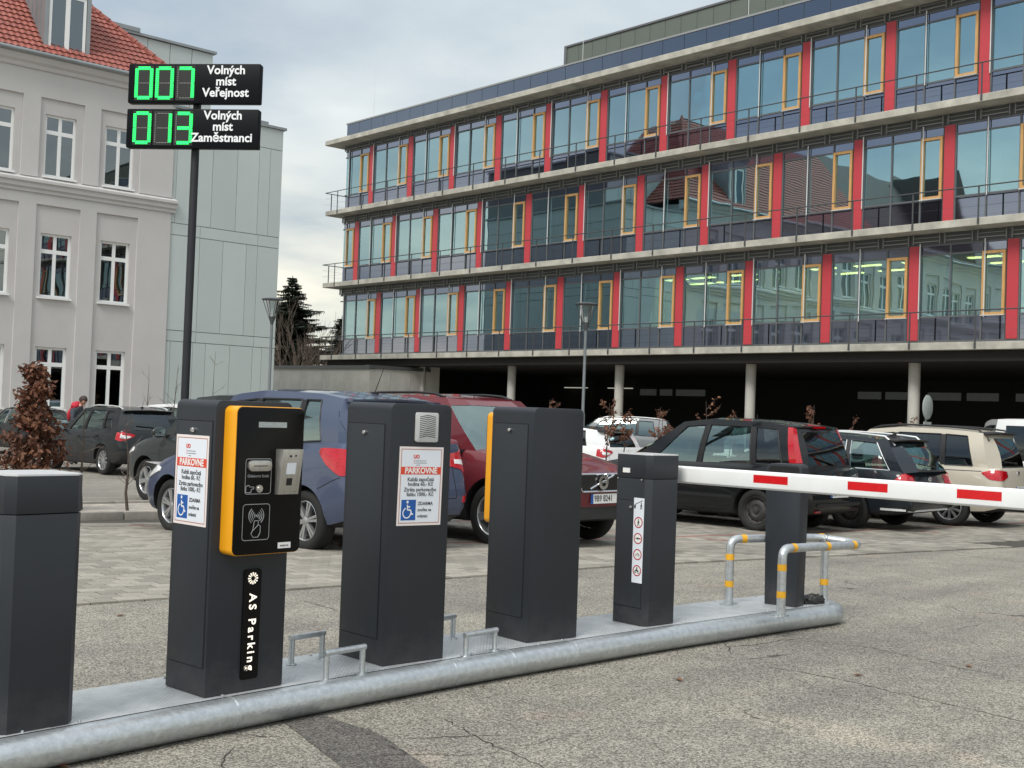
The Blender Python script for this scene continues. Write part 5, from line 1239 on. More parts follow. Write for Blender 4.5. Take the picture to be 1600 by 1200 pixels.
def make_car(c, label, pos, az, group='cars parked behind the barrier', anchor='rear_left'):
    """c: spec. local frame: +X forward, origin on the ground below the rear axle centre. pos = ground contact of the anchor wheel"""
    W2_ = c['W'] / 2; wb = c['wb']; r = c['r']; L_ = c['L']; ro = c['ro']; H = c['H']
    RX, FXX = -ro, L_ - ro
    rz = radians(90 - az)
    ax = {'rear_left': (0, W2_ - .02), 'front_left': (wb, W2_ - .02), 'front_right': (wb, -W2_ + .02), 'rear_right': (0, -W2_ + .02)}[anchor]
    Mz = Matrix.Rotation(rz, 4, 'Z'); off = Mz @ Vector((ax[0], ax[1], 0))
    t = thing(c.get('name', 'parked_car'), label, c.get('cat', 'car'), (pos[0] - off.x, pos[1] - off.y, pos[2]), rz, group)
    # fall of the ground under the car
    g1 = gh(t.location.y + (Mz @ Vector((wb, 0, 0))).y); g0_ = gh(t.location.y); t.rotation_euler = (0, -atan2(g1 - g0_, wb), rz); t.location.z = g0_ + .008
    P_ = c['paint']; cl = c.get('clad', False)
    hood = c['hood']      # [(x, z centre)]
    belt = c['belt']      # [(x, z shoulder)]
    bot = c.get('bot', [(RX, .34), (RX + .25, .26), (.4, .22), (wb - .4, .21), (FXX - .3, .22), (FXX, .27)])
    Rz = c['rear']; Fz = c['front']   # [(z, dx inward)]
    us = [0, .003, .009, .02, .035, .055, .08, .11, .15, .2, .26, .32, .38, .44, .5, .56, .62, .68, .74, .79, .84, .88, .91, .935, .955, .97, .982, .991, .997, 1]
    wf = [(0, c.get('wr', .84)), (.003, .885), (.009, .925), (.02, .955), (.035, .972), (.055, .984), (.08, .992), (.15, 1), (.84, 1), (.88, .992), (.91, .98), (.935, .962), (.955, .935), (.97, .90), (.982, .86), (.991, .81), (.997, .75), (1, c.get('wfr', .68))]
    V = []; rings = []
    for u in us:
        x0 = RX + u * L_; w = W2_ * pl(wf, u)
        zb = sm(bot, x0); zs = sm(belt, x0); zt = max(sm(hood, x0), zs + .001); h = zs - zb
        sec = [(0, zb), (.82, zb), (.94, zb + .035), (.975, zb + .16 * h), (.992, zb + .34 * h), (1.0, zb + .52 * h), (.998, zb + .68 * h), (.985, zb + .82 * h), (.965, zb + .91 * h), (.94, zs - .012), (.905, lerp(zs, zt, .35)), (.80, lerp(zs, zt, .70)), (.55, lerp(zs, zt, .93)), (.28, lerp(zs, zt, .99)), (0, zt)]
        ring = []
        for f, z in sec:
            fx_ = f
            if u < .02 or u > .97: pass
            # wheel arch flare
            fl = 0
            for xc in (0, wb):
                dd_ = math.hypot(x0 - xc, z - r); 
                if .0 < dd_ < r * 1.45 and f > .9: fl = max(fl, .018 * (1 - max(0, dd_ - r * 1.1) / (r * .35)) if dd_ > r * 1.1 else .018)
            y = w * f + fl
            x = lerp(RX + pl(Rz, z), FXX - pl(Fz, z), u)
            ring.append((x, y, z))
        rings.append(ring)
    n = len(rings[0]); m = MB(); idx = []
    full = []
    for ring in rings:
        row = [(x, y, z) for x, y, z in ring] + [(x, -y, z) for x, y, z in ring[1:-1][::-1]]; full.append(row)
    K = len(full[0])
    vs2 = [p for row in full for p in row]; fs = []; ms = []
    for i in range(len(full) - 1):
        for k in range(K):
            k2 = (k + 1) % K; fs.append((i * K + k, i * K + k2, (i + 1) * K + k2, (i + 1) * K + k))
            kk = k if k < n - 1 else K - 1 - k
            ms.append(1 if kk <= (3 if cl else 1) else 0)
    for i, fl in ((0, False), (len(full) - 1, True)):
        for k in range(n - 1):
            a, b = i * K + k, i * K + k + 1; c1 = i * K + (K - k) % K; c2 = i * K + (K - k - 1)
            if k == 0: fs.append((a, b, c2))
            elif k == n - 2: fs.append((a, b, c1))
            else: fs.append((a, b, c2, c1))
            ms.append(1 if k <= (3 if cl else 1) else 0)
    m.add(vs2, fs, 0); m.m = ms
    body_me = m.mesh('body', [P_, M['cladding'] if cl else M['cartrim'], M['seam']], 32)
    tmp = bpy.data.objects.new('tmp_body', body_me); COL.objects.link(tmp)
    cut = MB()
    for xc in (0, wb):
        for s in (-1, 1): cut.cyl((xc, s * (W2_ - .30), r + .01), (xc, s * (W2_ + .1), r + .01), r * 1.14, r * 1.14, 40)
    cme = cut.mesh('cut', M['seam'], 0); co = bpy.data.objects.new('tmp_cut', cme); COL.objects.link(co)
    md = tmp.modifiers.new('b', 'BOOLEAN'); md.operation = 'DIFFERENCE'; md.object = co; md.solver = 'EXACT'
    dg = bpy.context.evaluated_depsgraph_get(); dg.update()
    nb = bpy.data.meshes.new_from_object(tmp.evaluated_get(dg)); bpy.data.objects.remove(tmp); bpy.data.objects.remove(co)
    if len(nb.polygons) < 100: nb = body_me
    while len(nb.materials) > 3: nb.materials.pop()
    for p in nb.polygons:
        ce = p.center
        for xc in (0, wb):
            dd_ = math.hypot(ce.x - xc, ce.z - r - .01)
            if dd_ < r * 1.155 and (abs(p.normal.y) < .5 and dd_ > r * 1.0 or abs(ce.y) < W2_ - .28) and abs(ce.y) < W2_ + .05 and abs(ce.y) > W2_ - .33: p.material_index = 2
    nb.shade_smooth(); nb.set_sharp_from_angle(angle=radians(32)); nb.name = 'body'
    body = obj('body', nb, t)
    # ---- greenhouse
    G = c['gh']; xwb, xwt, xrt, xrb = G['wb'], G['wt'], G['rt'], G['rb']     # windscreen base/top, roof rear, backlight base
    wB = G.get('wB', .905) * W2_; wT = G.get('wT', .70) * W2_; Hc = H - .035
    roofz = G.get('roof', [(xrt, Hc - .05), ((xrt + xwt) / 2, Hc), (xwt, Hc - .055)])
    pill = G['pill']    # list of (x_bottom, x_top, kind of segment that follows towards the rear)
    st = [(xwb, xwt, 0.0, 'ws'), (xwb - .05, xwt - .015, .62, 'ws'), (xwb - .19, xwt - .075, 1.0, 'pil')] + [(a, b, 1.0, k) for a, b, k in pill] + [(xrb + .14, xrt + .05, 1.0, 'cor'), (xrb + .03, xrt + .012, .62 if not G.get('wideback') else .80, 'bl'), (xrb, xrt, 0.0, None)]
    _s, _h = G.get('sill', .07), G.get('head', .87); zlev = [0, _s, lerp(_s, _h, .25), lerp(_s, _h, .5), lerp(_s, _h, .75), _h, 1.0]
    def gp(i, tt, sgn):
        xb_, xt_, f, k = st[i]
        xx = lerp(xb_, xt_, tt); zb_ = sm(belt, xb_) - .03; zt_ = pl(roofz, xt_)
        if f < .99: zb_ = max(zb_, sm(hood, xb_) - .02)
        wbm = wB * (1 if .3 < (xb_ - xrb) / (xwb - xrb) < .8 else .97)
        y = lerp(wbm * f, wT * f * (1 if f < 1 else 1), tt) + .03 * sin(pi * tt) * (1 if f == 1 else 0)
        bx_ = .045 * sin(pi * tt) * (1 if i < 2 else (-1 if i > len(st) - 3 else 0))
        return Vector((xx + bx_, sgn * y, lerp(zb_, zt_, tt)))
    GB = MB(); GL = {}
    ns_ = len(st)
    for sgn in (1, -1):
        for i in range(ns_ - 1):
            kind = st[i][3]
            for j in range(6):
                a, b, c1, d = gp(i, zlev[j], sgn), gp(i + 1, zlev[j], sgn), gp(i + 1, zlev[j + 1], sgn), gp(i, zlev[j + 1], sgn)
                q = (0, 1, 2, 3) if sgn > 0 else (3, 2, 1, 0)
                if j in (1, 2, 3, 4) and kind in ('win', 'qwin', 'ws', 'bl'):
                    dk_ = kind in c.get('dark', ()) or (kind == 'win' and 'rwin' in c.get('dark', ()) and st[i][0] < c.get('darkx', 1.2))
                    tgt = GL.setdefault((kind, (i, sgn) if kind in ('win', 'qwin') else 0, dk_), MB())
                    ins = Vector((0, -.010 * sgn if kind in ('win', 'qwin') else 0, -.004)); tgt.add([p + ins for p in (a, b, c1, d)], [q])
                elif j in (1, 2, 3, 4) and kind in ('tr',): GB.add([a, b, c1, d], [q], 1)
                elif j in (0, 5) and kind in ('win', 'qwin', 'tr') and c.get('trimline', True): 
                    GB.add([a, b, c1, d], [q], 0 if j == 0 else 0)
                elif kind in ('ws', 'bl') and j in (0,): GB.add([a, b, c1, d], [q], 1)
                else: GB.add([a, b, c1, d], [q], 0)
    gp.n = len(st)
    # roof cap
    fr5 = [1, .62, 0, -.62, -1]; rowsR = []
    F3 = [gp(2, 1, 1), gp(1, 1, 1), gp(0, 1, 1), gp(1, 1, -1), gp(2, 1, -1)]; rowsR.append(F3)
    crown = .035
    for i in range(3, ns_ - 3):
        p = gp(i, 1, 1); rowsR.append([Vector((p.x, p.y * f, p.z + crown * (1 - f * f))) for f in fr5])
    e = ns_ - 1; rowsR.append([gp(e - 2, 1, 1), gp(e - 1, 1, 1), gp(e, 1, 1), gp(e - 1, 1, -1), gp(e - 2, 1, -1)])
    for rw in (rowsR[0], rowsR[-1]):
        for q, f in zip(rw, fr5): q.z += crown * (1 - f * f) * .8
    # lift windscreen/backlight top edges to meet the crown: thin header strips
    for A_, B_ in zip(rowsR, rowsR[1:]):
        for k in range(4): GB.add([A_[k], A_[k + 1], B_[k + 1], B_[k]], [(0, 1, 2, 3)], c.get('roofmat', 0))
    for rw, (i0, i1, i2) in ((rowsR[0], (2, 1, 0)), (rowsR[-1], (e - 2, e - 1, e))):
        low = [gp(i0, 1, 1), gp(i1, 1, 1), gp(i2, 1, 1), gp(i1, 1, -1), gp(i0, 1, -1)]
        for k in range(4): GB.add([low[k], low[k + 1], rw[k + 1], rw[k]], [(0, 1, 2, 3)], 0)
    cab = GB.build('cabin', [P_, M['cartrim'], c.get('roofpaint', P_)], t, smooth=32, weld=.002)
    for (kd_, _, dk_), g_ in GL.items():
        g_.build({'ws': 'windscreen', 'bl': 'rear_window', 'win': 'side_window', 'qwin': 'quarter_window'}[kd_], M['darkglass' if dk_ else 'carglass'], t, smooth=60, fix=False, weld=.002)
    # black seals round each side window
    SE = MB()
    for sgn in (1, -1):
        for i in range(ns_ - 1):
            if st[i][3] in ('win', 'qwin'):
                loop = [gp(i, zlev[1], sgn), gp(i + 1, zlev[1], sgn), gp(i + 1, zlev[3], sgn), gp(i + 1, zlev[5], sgn), gp(i, zlev[5], sgn), gp(i, zlev[3], sgn)]
                for a, b in zip(loop, loop[1:] + loop[:1]): SE.tube([a, b], .011, 5, cap=False)
    SE.build('window_seal', M['chrome'] if c.get('chromeline') else M['cartrim'], t, smooth=50, kind='stuff')
    # interior: seats and dash
    IN = MB(); zb2 = pl(belt, 1.2)
    for xs_ in (xwb - 1.15, xwb - 2.0):
        for ys_ in (-.36, .36): IN.box(xs_ - .10, xs_ + .06, ys_ - .23, ys_ + .23, zb2 - .1, zb2 + .10); IN.box(xs_ - .11, xs_ - .01, ys_ - .12, ys_ + .12, zb2 + .14, zb2 + .32)
    IN.box(xwb - .62, xwb - .2, -.62, .62, zb2 - .1, zb2 - .02)
    me = IN.mesh('seats', M['seat'], smooth=0); obj('seats', bevel_mesh(me, .03, 3), t)
    # ---- surface helper
    allv = [v.co.copy() for v in nb.vertices]; polys = [tuple(p.vertices) for p in nb.polygons]; o_ = len(allv)
    allv += [Vector(v) for v in GB.v]; polys += [tuple(o_ + i for i in f) for f in GB.f]
    for g_ in GL.values():
        o_ = len(allv); allv += [Vector(v) for v in g_.v]; polys += [tuple(o_ + i for i in f) for f in g_.f]
    bvh = BVHTree.FromPolygons(allv, polys)
    def hit(o, d, lift=.006):
        q, nn, ii, di = bvh.ray_cast(Vector(o), Vector(d).normalized())
        if q is None: return None
        return q - Vector(d).normalized() * lift
    def wrap(name, side, rear, prof, mat_, lift=.008, par=t, nz=4, na=12):
        """patch wrapping a corner. a<0 along the side, a>0 across the end; prof [(a, z0, z1)]"""
        sg = side; en = -1 if rear else 1; xe = RX if rear else FXX; hub = Vector((xe + (.75 if rear else -.75), sg * (W2_ - .75), 0)); g = []
        a0, a1 = prof[0][0], prof[-1][0]
        lo = [(p[0], p[1]) for p in prof]; hi = [(p[0], p[2]) for p in prof]
        for i in range(na + 1):
            a = lerp(a0, a1, i / na); row_ = []
            if a < 0: tgt = Vector((xe + (-a if rear else a), sg * W2_, 0))
            else: tgt = Vector((xe, sg * (W2_ - a), 0))
            for j in range(nz + 1):
                z = lerp(pl(lo, a), pl(hi, a), j / nz)
                # direction from outside towards the hub, turning smoothly with a
                k = min(1, max(0, (a + .22) / .44)); k = k * k * (3 - 2 * k); ang = k * pi / 2
                d = Vector((-en * sin(ang), -sg * cos(ang), 0)); q = tgt.copy(); q.z = z
                h_ = hit(q - d * 1.2 + Vector((0, 0, 0)), d, lift); row_.append(h_ if h_ else q)
            g.append(row_)
        m_ = MB(); v = [p for row_ in g for p in row_]; w_ = nz + 1
        m_.add(v, [(i * w_ + j, i * w_ + j + 1, (i + 1) * w_ + j + 1, (i + 1) * w_ + j) for i in range(na) for j in range(nz)])
        # skirt
        c0 = sum(v, Vector()) / len(v); rimi = [i * w_ for i in range(na + 1)] + [na * w_ + j for j in range(1, w_)] + [i * w_ + nz for i in range(na - 1, -1, -1)] + [j for j in range(nz - 1, 0, -1)]
        o2 = len(m_.v); dsk = Vector((-en, -sg, 0)).normalized() * (lift + .01)
        m_.v += [tuple(v[i] + dsk) for i in rimi]; nr = len(rimi)
        for k in range(nr): m_.f.append((rimi[k], rimi[(k + 1) % nr], o2 + (k + 1) % nr, o2 + k)); m_.m.append(0)
        return m_.build(name, mat_, par, smooth=60)
    def seamline(pts, d, wd_=.008, name='panel_gap', mat_=None, par=body, lift=.0015):
        Q = []
        for a, b in zip(pts, pts[1:]):
            n_ = max(2, int((Vector(b) - Vector(a)).length / .06))
            for i in range(n_): Q.append(Vector(a).lerp(Vector(b), i / n_))
        Q.append(Vector(pts[-1])); H_ = [hit(p - Vector(d) * 1.5, d, lift) for p in Q]; H_ = [h for h in H_ if h]
        m_ = MB(); D = Vector(d)
        for a, b in zip(H_, H_[1:]):
            if (a - b).length > .3: continue
            s_ = (b - a).cross(D).normalized() * wd_ / 2; m_.add([a - s_, a + s_, b + s_, b - s_], [(0, 1, 2, 3)])
        return m_
    SL_ = MB()
    for s in (1, -1):
        for ln in c.get('seams', []):
            SL_.merge(seamline([(x, s * W2_, z) for x, z in ln], (0, -s, 0)))
    for ln in c.get('rseams', []):
        for s in (1, -1): SL_.merge(seamline([(RX, s * y, z) for y, z in ln], (1, 0, 0)))
    if SL_.v: SL_.build('panel_gaps', M['seam'], t, smooth=0, fix=False, kind='stuff')
    for s in (1, -1):
        for i_, (x, z) in enumerate(c.get('handles', [])):
            h_ = hit((x, s * 2, z), (0, -s, 0), .0)
            if h_:
                me = MB().box(-.10, .10, -.016, .02, -.016, .016).mesh('door_handle', c.get('handlemat', P_), smooth=0); obj('door_handle', bevel_mesh(me, .008, 2), t, (h_.x, h_.y + s * .012, h_.z))
    # wheels
    tm, rm = wheel_meshes(r, c.get('rim', 'five'))
    for x in (0, wb):
        for s in (1, -1):
            w_ = obj('wheel', None, t, (x, s * (W2_ - .125), r), (0, c.get('spin', .0) + x, 0 if s > 0 else pi)); obj('tyre', tm, w_); obj('rim', rm, w_)
    # mirrors
    for s in (1, -1):
        bm = bmesh.new(); bmesh.ops.create_icosphere(bm, subdivisions=3, radius=1)
        for v in bm.verts: v.co = Vector((v.co.x * .09 if v.co.x > 0 else v.co.x * .035, v.co.y * .125, v.co.z * .085))
        me = bpy.data.meshes.new('mirror'); bm.to_mesh(me); bm.free(); me.materials.append(c.get('mirrormat', P_)); me.shade_smooth()
        xm = xwb - .48; zm = pl(belt, xm) + .07; mi = obj('mirror', me, t, (xm, s * (W2_ + .085), zm))
        MB().box(xm - .03, xm + .05, min(s * (wB - .02), s * (W2_ + .05)), max(s * (wB - .02), s * (W2_ + .05)), zm - .075, zm - .035).build('mirror_arm', M['cartrim'], t, smooth=0)
        MB().box(-.034, -.028, -.09, .09, -.055, .055).build('mirror_glass', M['chrome'], mi, smooth=0)
    # lamps
    for nm, mt, rear, prof in c.get('lamps', []):
        for s in (1, -1): wrap(nm, s, rear, prof, M[mt], lift=.010 if mt != 'lampwhite' else .013)
    # plates
    def plate(rear, z, txt, y=0.0):
        en = -1 if rear else 1; h_ = hit((en * 6, y, z), (-en, 0, 0), .0)
        x = h_.x + en * .012 if h_ else (RX if rear else FXX)
        p = MB().box(-.26, .26, -.055, .055, 0, .006, 0); p.box(-.26, -.222, -.055, .055, .0005, .0072, 1)
        tx = text_mesh(txt, .098, 'LEFT', .012, .0005, 1.02); tx.m = [2] * len(tx.f); p.merge(tx, Matrix.Translation((-.205, 0, .0075)) @ Matrix.Diagonal((.86, 1, 1, 1)))
        o = p.build('number_plate', [M['plate'], M['blue'], M['ink']], t, smooth=0, fix=False)
        o.matrix_local = Matrix.Translation((x, y, z)) @ Matrix.Rotation(radians(90) * en, 4, 'Z') @ Matrix.Rotation(pi / 2, 4, 'X')
    if c.get('rplate'): plate(True, *c['rplate'])
    if c.get('fplate'): plate(False, *c['fplate'])
    for spec_ in c.get('extra', []): spec_(t, hit, RX, FXX, W2_, P_, seamline, wrap, gp)
    return t
# ---- detail helpers
def badge(x_end, y, z, r=.04, m='chrome'):
    def f(t, hit, RX, FX_, W2_, P_, sl_, wrap, gp):
        en = -1 if x_end == 'rear' else 1; h_ = hit((en * 6, y, z), (-en, 0, 0), 0)
        if h_: MB().lathe([(0, .012), (r * .8, .012), (r, .006), (r, 0)], 20, 'x', c=(0, 0, 0)).build('badge', M[m], t, loc=(h_.x, h_.y, h_.z), rot=(0, 0, 0 if en > 0 else pi))
    return f
def wiper(z, y0, y1, dz=.06):
    def f(t, hit, RX, FX_, W2_, P_, sl_, wrap, gp):
        pts_ = []
        for k in range(6):
            y = lerp(y0, y1, k / 5); h_ = hit((-6, y, z + dz * k / 5), (1, 0, 0), .022)
            if h_: pts_.append(h_)
        if len(pts_) > 2: MB().tube(pts_, [.022] + [.011] * (len(pts_) - 1), 6).build('rear_wiper', M['cartrim'], t)
    return f
def spoiler(depth=.14, mt=None):
    def f(t, hit, RX, FX_, W2_, P_, sl_, wrap, gp):
        e = gp.n - 1; row = [gp(e - 2, 1, 1), gp(e - 1, 1, 1), gp(e, 1, 1), gp(e - 1, 1, -1), gp(e - 2, 1, -1)]
        for q, f_ in zip(row, (1, .62, 0, .62, 1)): q.z += .028 * (1 - f_ * f_) + .004; q.y *= .97
        A_ = [q + Vector((.10, 0, .008)) for q in row]; B_ = [q + Vector((-depth, 0, -.012)) for q in row]; C_ = [q + Vector((-depth + .01, 0, -.034)) for q in row]; D_ = [q + Vector((.02, 0, -.045)) for q in row]
        m_ = MB(); v = A_ + B_ + C_ + D_; fs_ = []
        for r_ in range(4):
            for k in range(4): fs_.append((r_ * 5 + k, r_ * 5 + k + 1, ((r_ + 1) % 4) * 5 + k + 1, ((r_ + 1) % 4) * 5 + k))
        fs_ += [(0, 5, 10, 15), (4, 19, 14, 9)]; m_.add(v, fs_); m_.build('spoiler', M[mt] if mt else P_, t, smooth=30)
    return f
def rails(mt='alu', x0=None, x1=None, h=.05):
    def f(t, hit, RX, FX_, W2_, P_, sl_, wrap, gp):
        for s in (1, -1):
            pts_ = []
            for k in range(13):
                x = lerp(x0, x1, k / 12); h_ = hit((x, s * W2_ * .62, 3), (0, 0, -1), 0)
                if h_: pts_.append(h_ + Vector((0, 0, h * min(1, 4.5 * sin(pi * k / 12)) * .8)))
            if len(pts_) > 3: MB().tube(pts_, .017, 8).build('roof_rail', M[mt], t, smooth=60)
    return f
def antenna(x, y=0, ln=.4, rk=.5):
    def f(t, hit, RX, FX_, W2_, P_, sl_, wrap, gp):
        h_ = hit((x, y, 3), (0, 0, -1), 0)
        if h_: MB().tube([h_, h_ + Vector((-ln * rk, 0, ln * .85))], [.005, .003], 6).box(h_.x - .05, h_.x + .03, y - .02, y + .02, h_.z - .01, h_.z + .015).build('antenna', M['cartrim'], t)
    return f
def pillar_lamp():
    def f(t, hit, RX, FX_, W2_, P_, sl_, wrap, gp):
        i = gp.n - 3
        for s in (1, -1):
            for nm, t0, t1, mt in (('tail_lamp', .14, .97, 'lampred'), ('lamp_foot', -.02, .13, 'lampdarkred')):
                g = []
                for j in range(9):
                    tt = lerp(t0, t1, j / 8); a, b, c_ = gp(i - 1, tt, s), gp(i, tt, s), gp(i + 1, tt, s); wd_ = lerp(.085, .05, max(0, tt))
                    A_ = b + (a - b).normalized() * wd_ * 1.3; C_ = b + (c_ - b).normalized() * wd_ * 1.2; o = Vector((-.014, s * .014, 0)); g.append([A_ + Vector((0, -s * .012, 0)), A_ + Vector((0, s * .012, 0)), b + o * 1.6, C_ + Vector((-.012, 0, 0)), C_ + Vector((.012, 0, 0))])
                m_ = MB(); m_.add([p for r_ in g for p in r_], [(k * 5 + q, k * 5 + q + 1, k * 5 + q + 6, k * 5 + q + 5) for k in range(8) for q in range(4)] + [(0, 1, 2, 3, 4), (44, 43, 42, 41, 40)]); m_.build(nm, M[mt], t, smooth=50)
    return f
def sharkfin(x):
    def f(t, hit, RX, FX_, W2_, P_, sl_, wrap, gp):
        h_ = hit((x, 0, 3), (0, 0, -1), 0)
        if h_: MB().prism([(-.07, 0), (.09, 0), (-.04, .055), (-.06, .055)], -.015, .015, 'y').build('antenna', M['cartrim'], t, loc=h_)
    return f
def rear_box(name, y0, y1, z0, z1, mt, th=.02, end=-1):
    def f(t, hit, RX, FX_, W2_, P_, sl_, wrap, gp):
        zc_ = (z0 + z1) / 2; v = []; n_ = 9
        m_ = MB(); pr = []
        for k in range(n_):
            y = lerp(y0, y1, k / (n_ - 1)); h_ = hit((end * 6, y, zc_), (-end, 0, 0), 0)
            if h_: pr.append((h_.x, y))
        for (xa, ya), (xb, yb) in zip(pr, pr[1:]):
            m_.add([(xa + end * th, ya, z0), (xb + end * th, yb, z0), (xb + end * th, yb, z1), (xa + end * th, ya, z1), (xa - end * .02, ya, z0), (xb - end * .02, yb, z0), (xb - end * .02, yb, z1), (xa - end * .02, ya, z1)], [(0, 1, 2, 3), (0, 4, 5, 1), (3, 2, 6, 7), (0, 3, 7, 4), (1, 5, 6, 2)])
        if m_.v: m_.build(name, M[mt], t, smooth=20)
    return f
def side_strip(name, x0, x1, z0, z1, h, mt, lift=.012):
    def f(t, hit, RX, FX_, W2_, P_, sl_, wrap, gp):
        for s in (1, -1):
            o = sl_([(x0, s * W2_, z0), (x1, s * W2_, z1)], (0, -s, 0), h, lift=lift)
            if o.v: o.build(name, M[mt], t, smooth=0, fix=False)
    return f
M['navy'] = paint('blue_metallic', (.075, .095, .155), .5); M['maroon'] = paint('dark_red_metallic', (.155, .022, .030), .4); M['carblack'] = paint('black_paint', (.006, .007, .008), .0)
M['dgrey'] = paint('dark_grey_metallic', (.016, .020, .023), .3); M['beige'] = paint('champagne_paint', (.50, .46, .38), .25); M['carwhite'] = paint('white_car_paint', (.74, .75, .75), .0); M['bluedark'] = paint('dark_slate', (.014, .019, .025), .3); M['silver'] = paint('silver_grey', (.16, .17, .175), .5)
HT = [(1.0, .0), (.9, .0)]
def seams_for(xf, xb, xc, zl, zh, zr):   # front door front edge, B pillar, rear door rear edge
    return [[(xf, zl), (xf + .03, zh)], [(xb, zl), (xb - .02, zh)], [(xc + .25, zl + .05), (xc + .05, zr), (xc - .02, zh)], [(xf, zl), (xc + .25, zl + .02)]]
# 1. blue compact MPV
mpv = dict(W=1.765, L=4.10, H=1.60, wb=2.615, r=.316, ro=.70, paint=M['navy'], rim='six', spin=.5,
    hood=[(-.7, 1.13), (0, 1.12), (2.4, 1.03), (2.75, 1.01), (3.1, .90), (3.4, .72)], belt=[(-.7, 1.13), (0, 1.11), (1.0, 1.03), (2.0, .97), (2.5, .93), (3.0, .83), (3.4, .66)],
    rear=[(.25, .10), (.40, .02), (.60, .0), (.72, .03), (.85, .06), (1.0, .10)], front=[(.2, .08), (.5, 0), (.75, .10), (.95, .25), (1.1, .4)],
    gh=dict(wb=2.55, wt=1.75, rt=-.38, rb=-.58, wT=.71, pill=[(2.02, 1.55, 'win'), (1.22, 1.12, 'tr'), (1.14, 1.04, 'win'), (.32, .34, 'tr'), (.24, .26, 'qwin'), (-.16, .03, 'cabin')], roof=[(-.38, 1.57), (0, 1.63), (.9, 1.675), (1.4, 1.66), (1.75, 1.61)], sill=.10),
    seams=seams_for(2.12, 1.18, .30, .30, .95, .62) + [[(-.33, 1.45), (-.42, 1.28), (-.50, 1.08)], [(-.12, .60), (-.45, .74), (-.62, .80)]], rseams=[[(.62, .98), (.64, .55), (0, .53)]], handles=[(1.35, .80), (.42, .84)],
    lamps=[('tail_lamp', 'lampred', True, [(-.46, 1.02, 1.07), (-.32, .90, 1.075), (-.14, .80, 1.07), (0, .80, 1.06), (.14, .86, 1.04), (.34, .90, 1.02)]), ('reverse_lamp', 'lampwhite', True, [(-.02, .90, .96), (.22, .92, .965)]), ('bumper_reflector', 'lampred', True, [(.0, .50, .58), (.14, .50, .57)]), ('headlamp', 'lampwhite', False, [(-.55, .72, .76), (-.25, .62, .82), (.2, .60, .72), (.42, .60, .66)])],
    extra=[spoiler(.12), antenna(-.05, 0, .34, .45), badge('rear', 0, .90, .05), rear_box('rear_bumper_trim', -.6, .6, .30, .40, 'cartrim', .004)])
make_car(mpv, 'slate blue compact people carrier with big red tail lamps, behind the reader column', (-2.09, 12.50, 0), -46)
# 2. dark red SUV, facing the camera side
suv = dict(W=1.90, L=4.64, H=1.67, wb=2.774, r=.365, ro=1.0, paint=M['maroon'], rim='five', spin=.2, clad=True,
    hood=[(-1, 1.12), (2.6, 1.14), (3.0, 1.06), (3.35, .99), (3.64, .86)], belt=[(-1, 1.12), (.2, 1.17), (1.4, 1.10), (2.6, 1.05), (3.1, .97), (3.64, .76)],
    rear=[(.25, .12), (.5, .0), (.8, .03), (1.05, .10)], front=[(.2, .16), (.35, .06), (.5, .02), (.7, 0), (.85, .04), (1.0, .14)], bot=[(-1, .40), (-.7, .30), (.4, .26), (2.3, .26), (3.3, .27), (3.64, .34)],
    gh=dict(wb=2.68, wt=1.78, rt=-.62, rb=-.86, wT=.69, pill=[(2.12, 1.50, 'win'), (1.38, 1.20, 'tr'), (1.30, 1.12, 'win'), (.42, .42, 'tr'), (.34, .34, 'qwin'), (-.25, -.12, 'cabin')], roof=[(-.62, 1.69), (0, 1.745), (.9, 1.77), (1.78, 1.71)], sill=.08),
    seams=seams_for(2.30, 1.34, .40, .36, 1.0, .70), handles=[(1.52, .90), (.55, .94)],
    lamps=[('headlamp', 'lampwhite', False, [(-.42, .80, .86), (-.2, .74, .88), (.12, .72, .86), (.26, .74, .84)]), ('tail_lamp', 'lampred', True, [(-.2, .7, 1.0), (.1, .7, 1.0), (.25, .75, .95)])],
    fplate=(.575, '9B9 8241', .08), rplate=(.8, '9B9 8241'), extra=[rails('cartrim', -.5, 1.6, .04), sharkfin(-.35), rear_box('lower_grille', -.52, .52, .34, .48, 'cladding', .012, 1), side_strip('sill_strip', .55, 2.2, .34, .34, .03, 'alu')])
S2 = make_car(suv, 'dark red SUV with chrome framed grille, right of the blue car', (-.19, 13.95, 0), 134, anchor='front_right')
def volvo_front(t, FX_):
    GRm = MB(); w_, z0, z1 = .44, .66, .86
    pr = [(-w_, .80), (-w_ + .10, z0), (w_ - .10, z0), (w_, .80), (w_ - .02, z1), (-w_ + .02, z1)]
    GRm.prism(pr, FX_ - .10, FX_ + .012, 'x'); g = GRm.build('grille', M['black'], t, smooth=0)
    ri = MB(); 
    for a, b in zip(pr, pr[1:] + pr[:1]): ri.tube([(FX_ + .012, a[0], a[1]), (FX_ + .012, b[0], b[1])], .011, 6)
    for k in range(4): z = .70 + .042 * k; pass
    ri.tube([(FX_ + .02, -.22, .69), (FX_ + .02, .20, .845)], .013, 8)
    ri.build('grille_frame', M['chrome'], g, smooth=50)
    MB().lathe([(.050, -.006), (.082, -.006), (.085, .01), (.047, .01)], 28, 'x', c=(FX_ + .028, 0, .765), close=True).box(FX_ + .026, FX_ + .036, -.05, .05, .755, .775).tube([(FX_ + .028, .055, .82), (FX_ + .028, .082, .845)], .009, 6).build('badge', M['chrome'], g)
volvo_front(S2, 3.64)
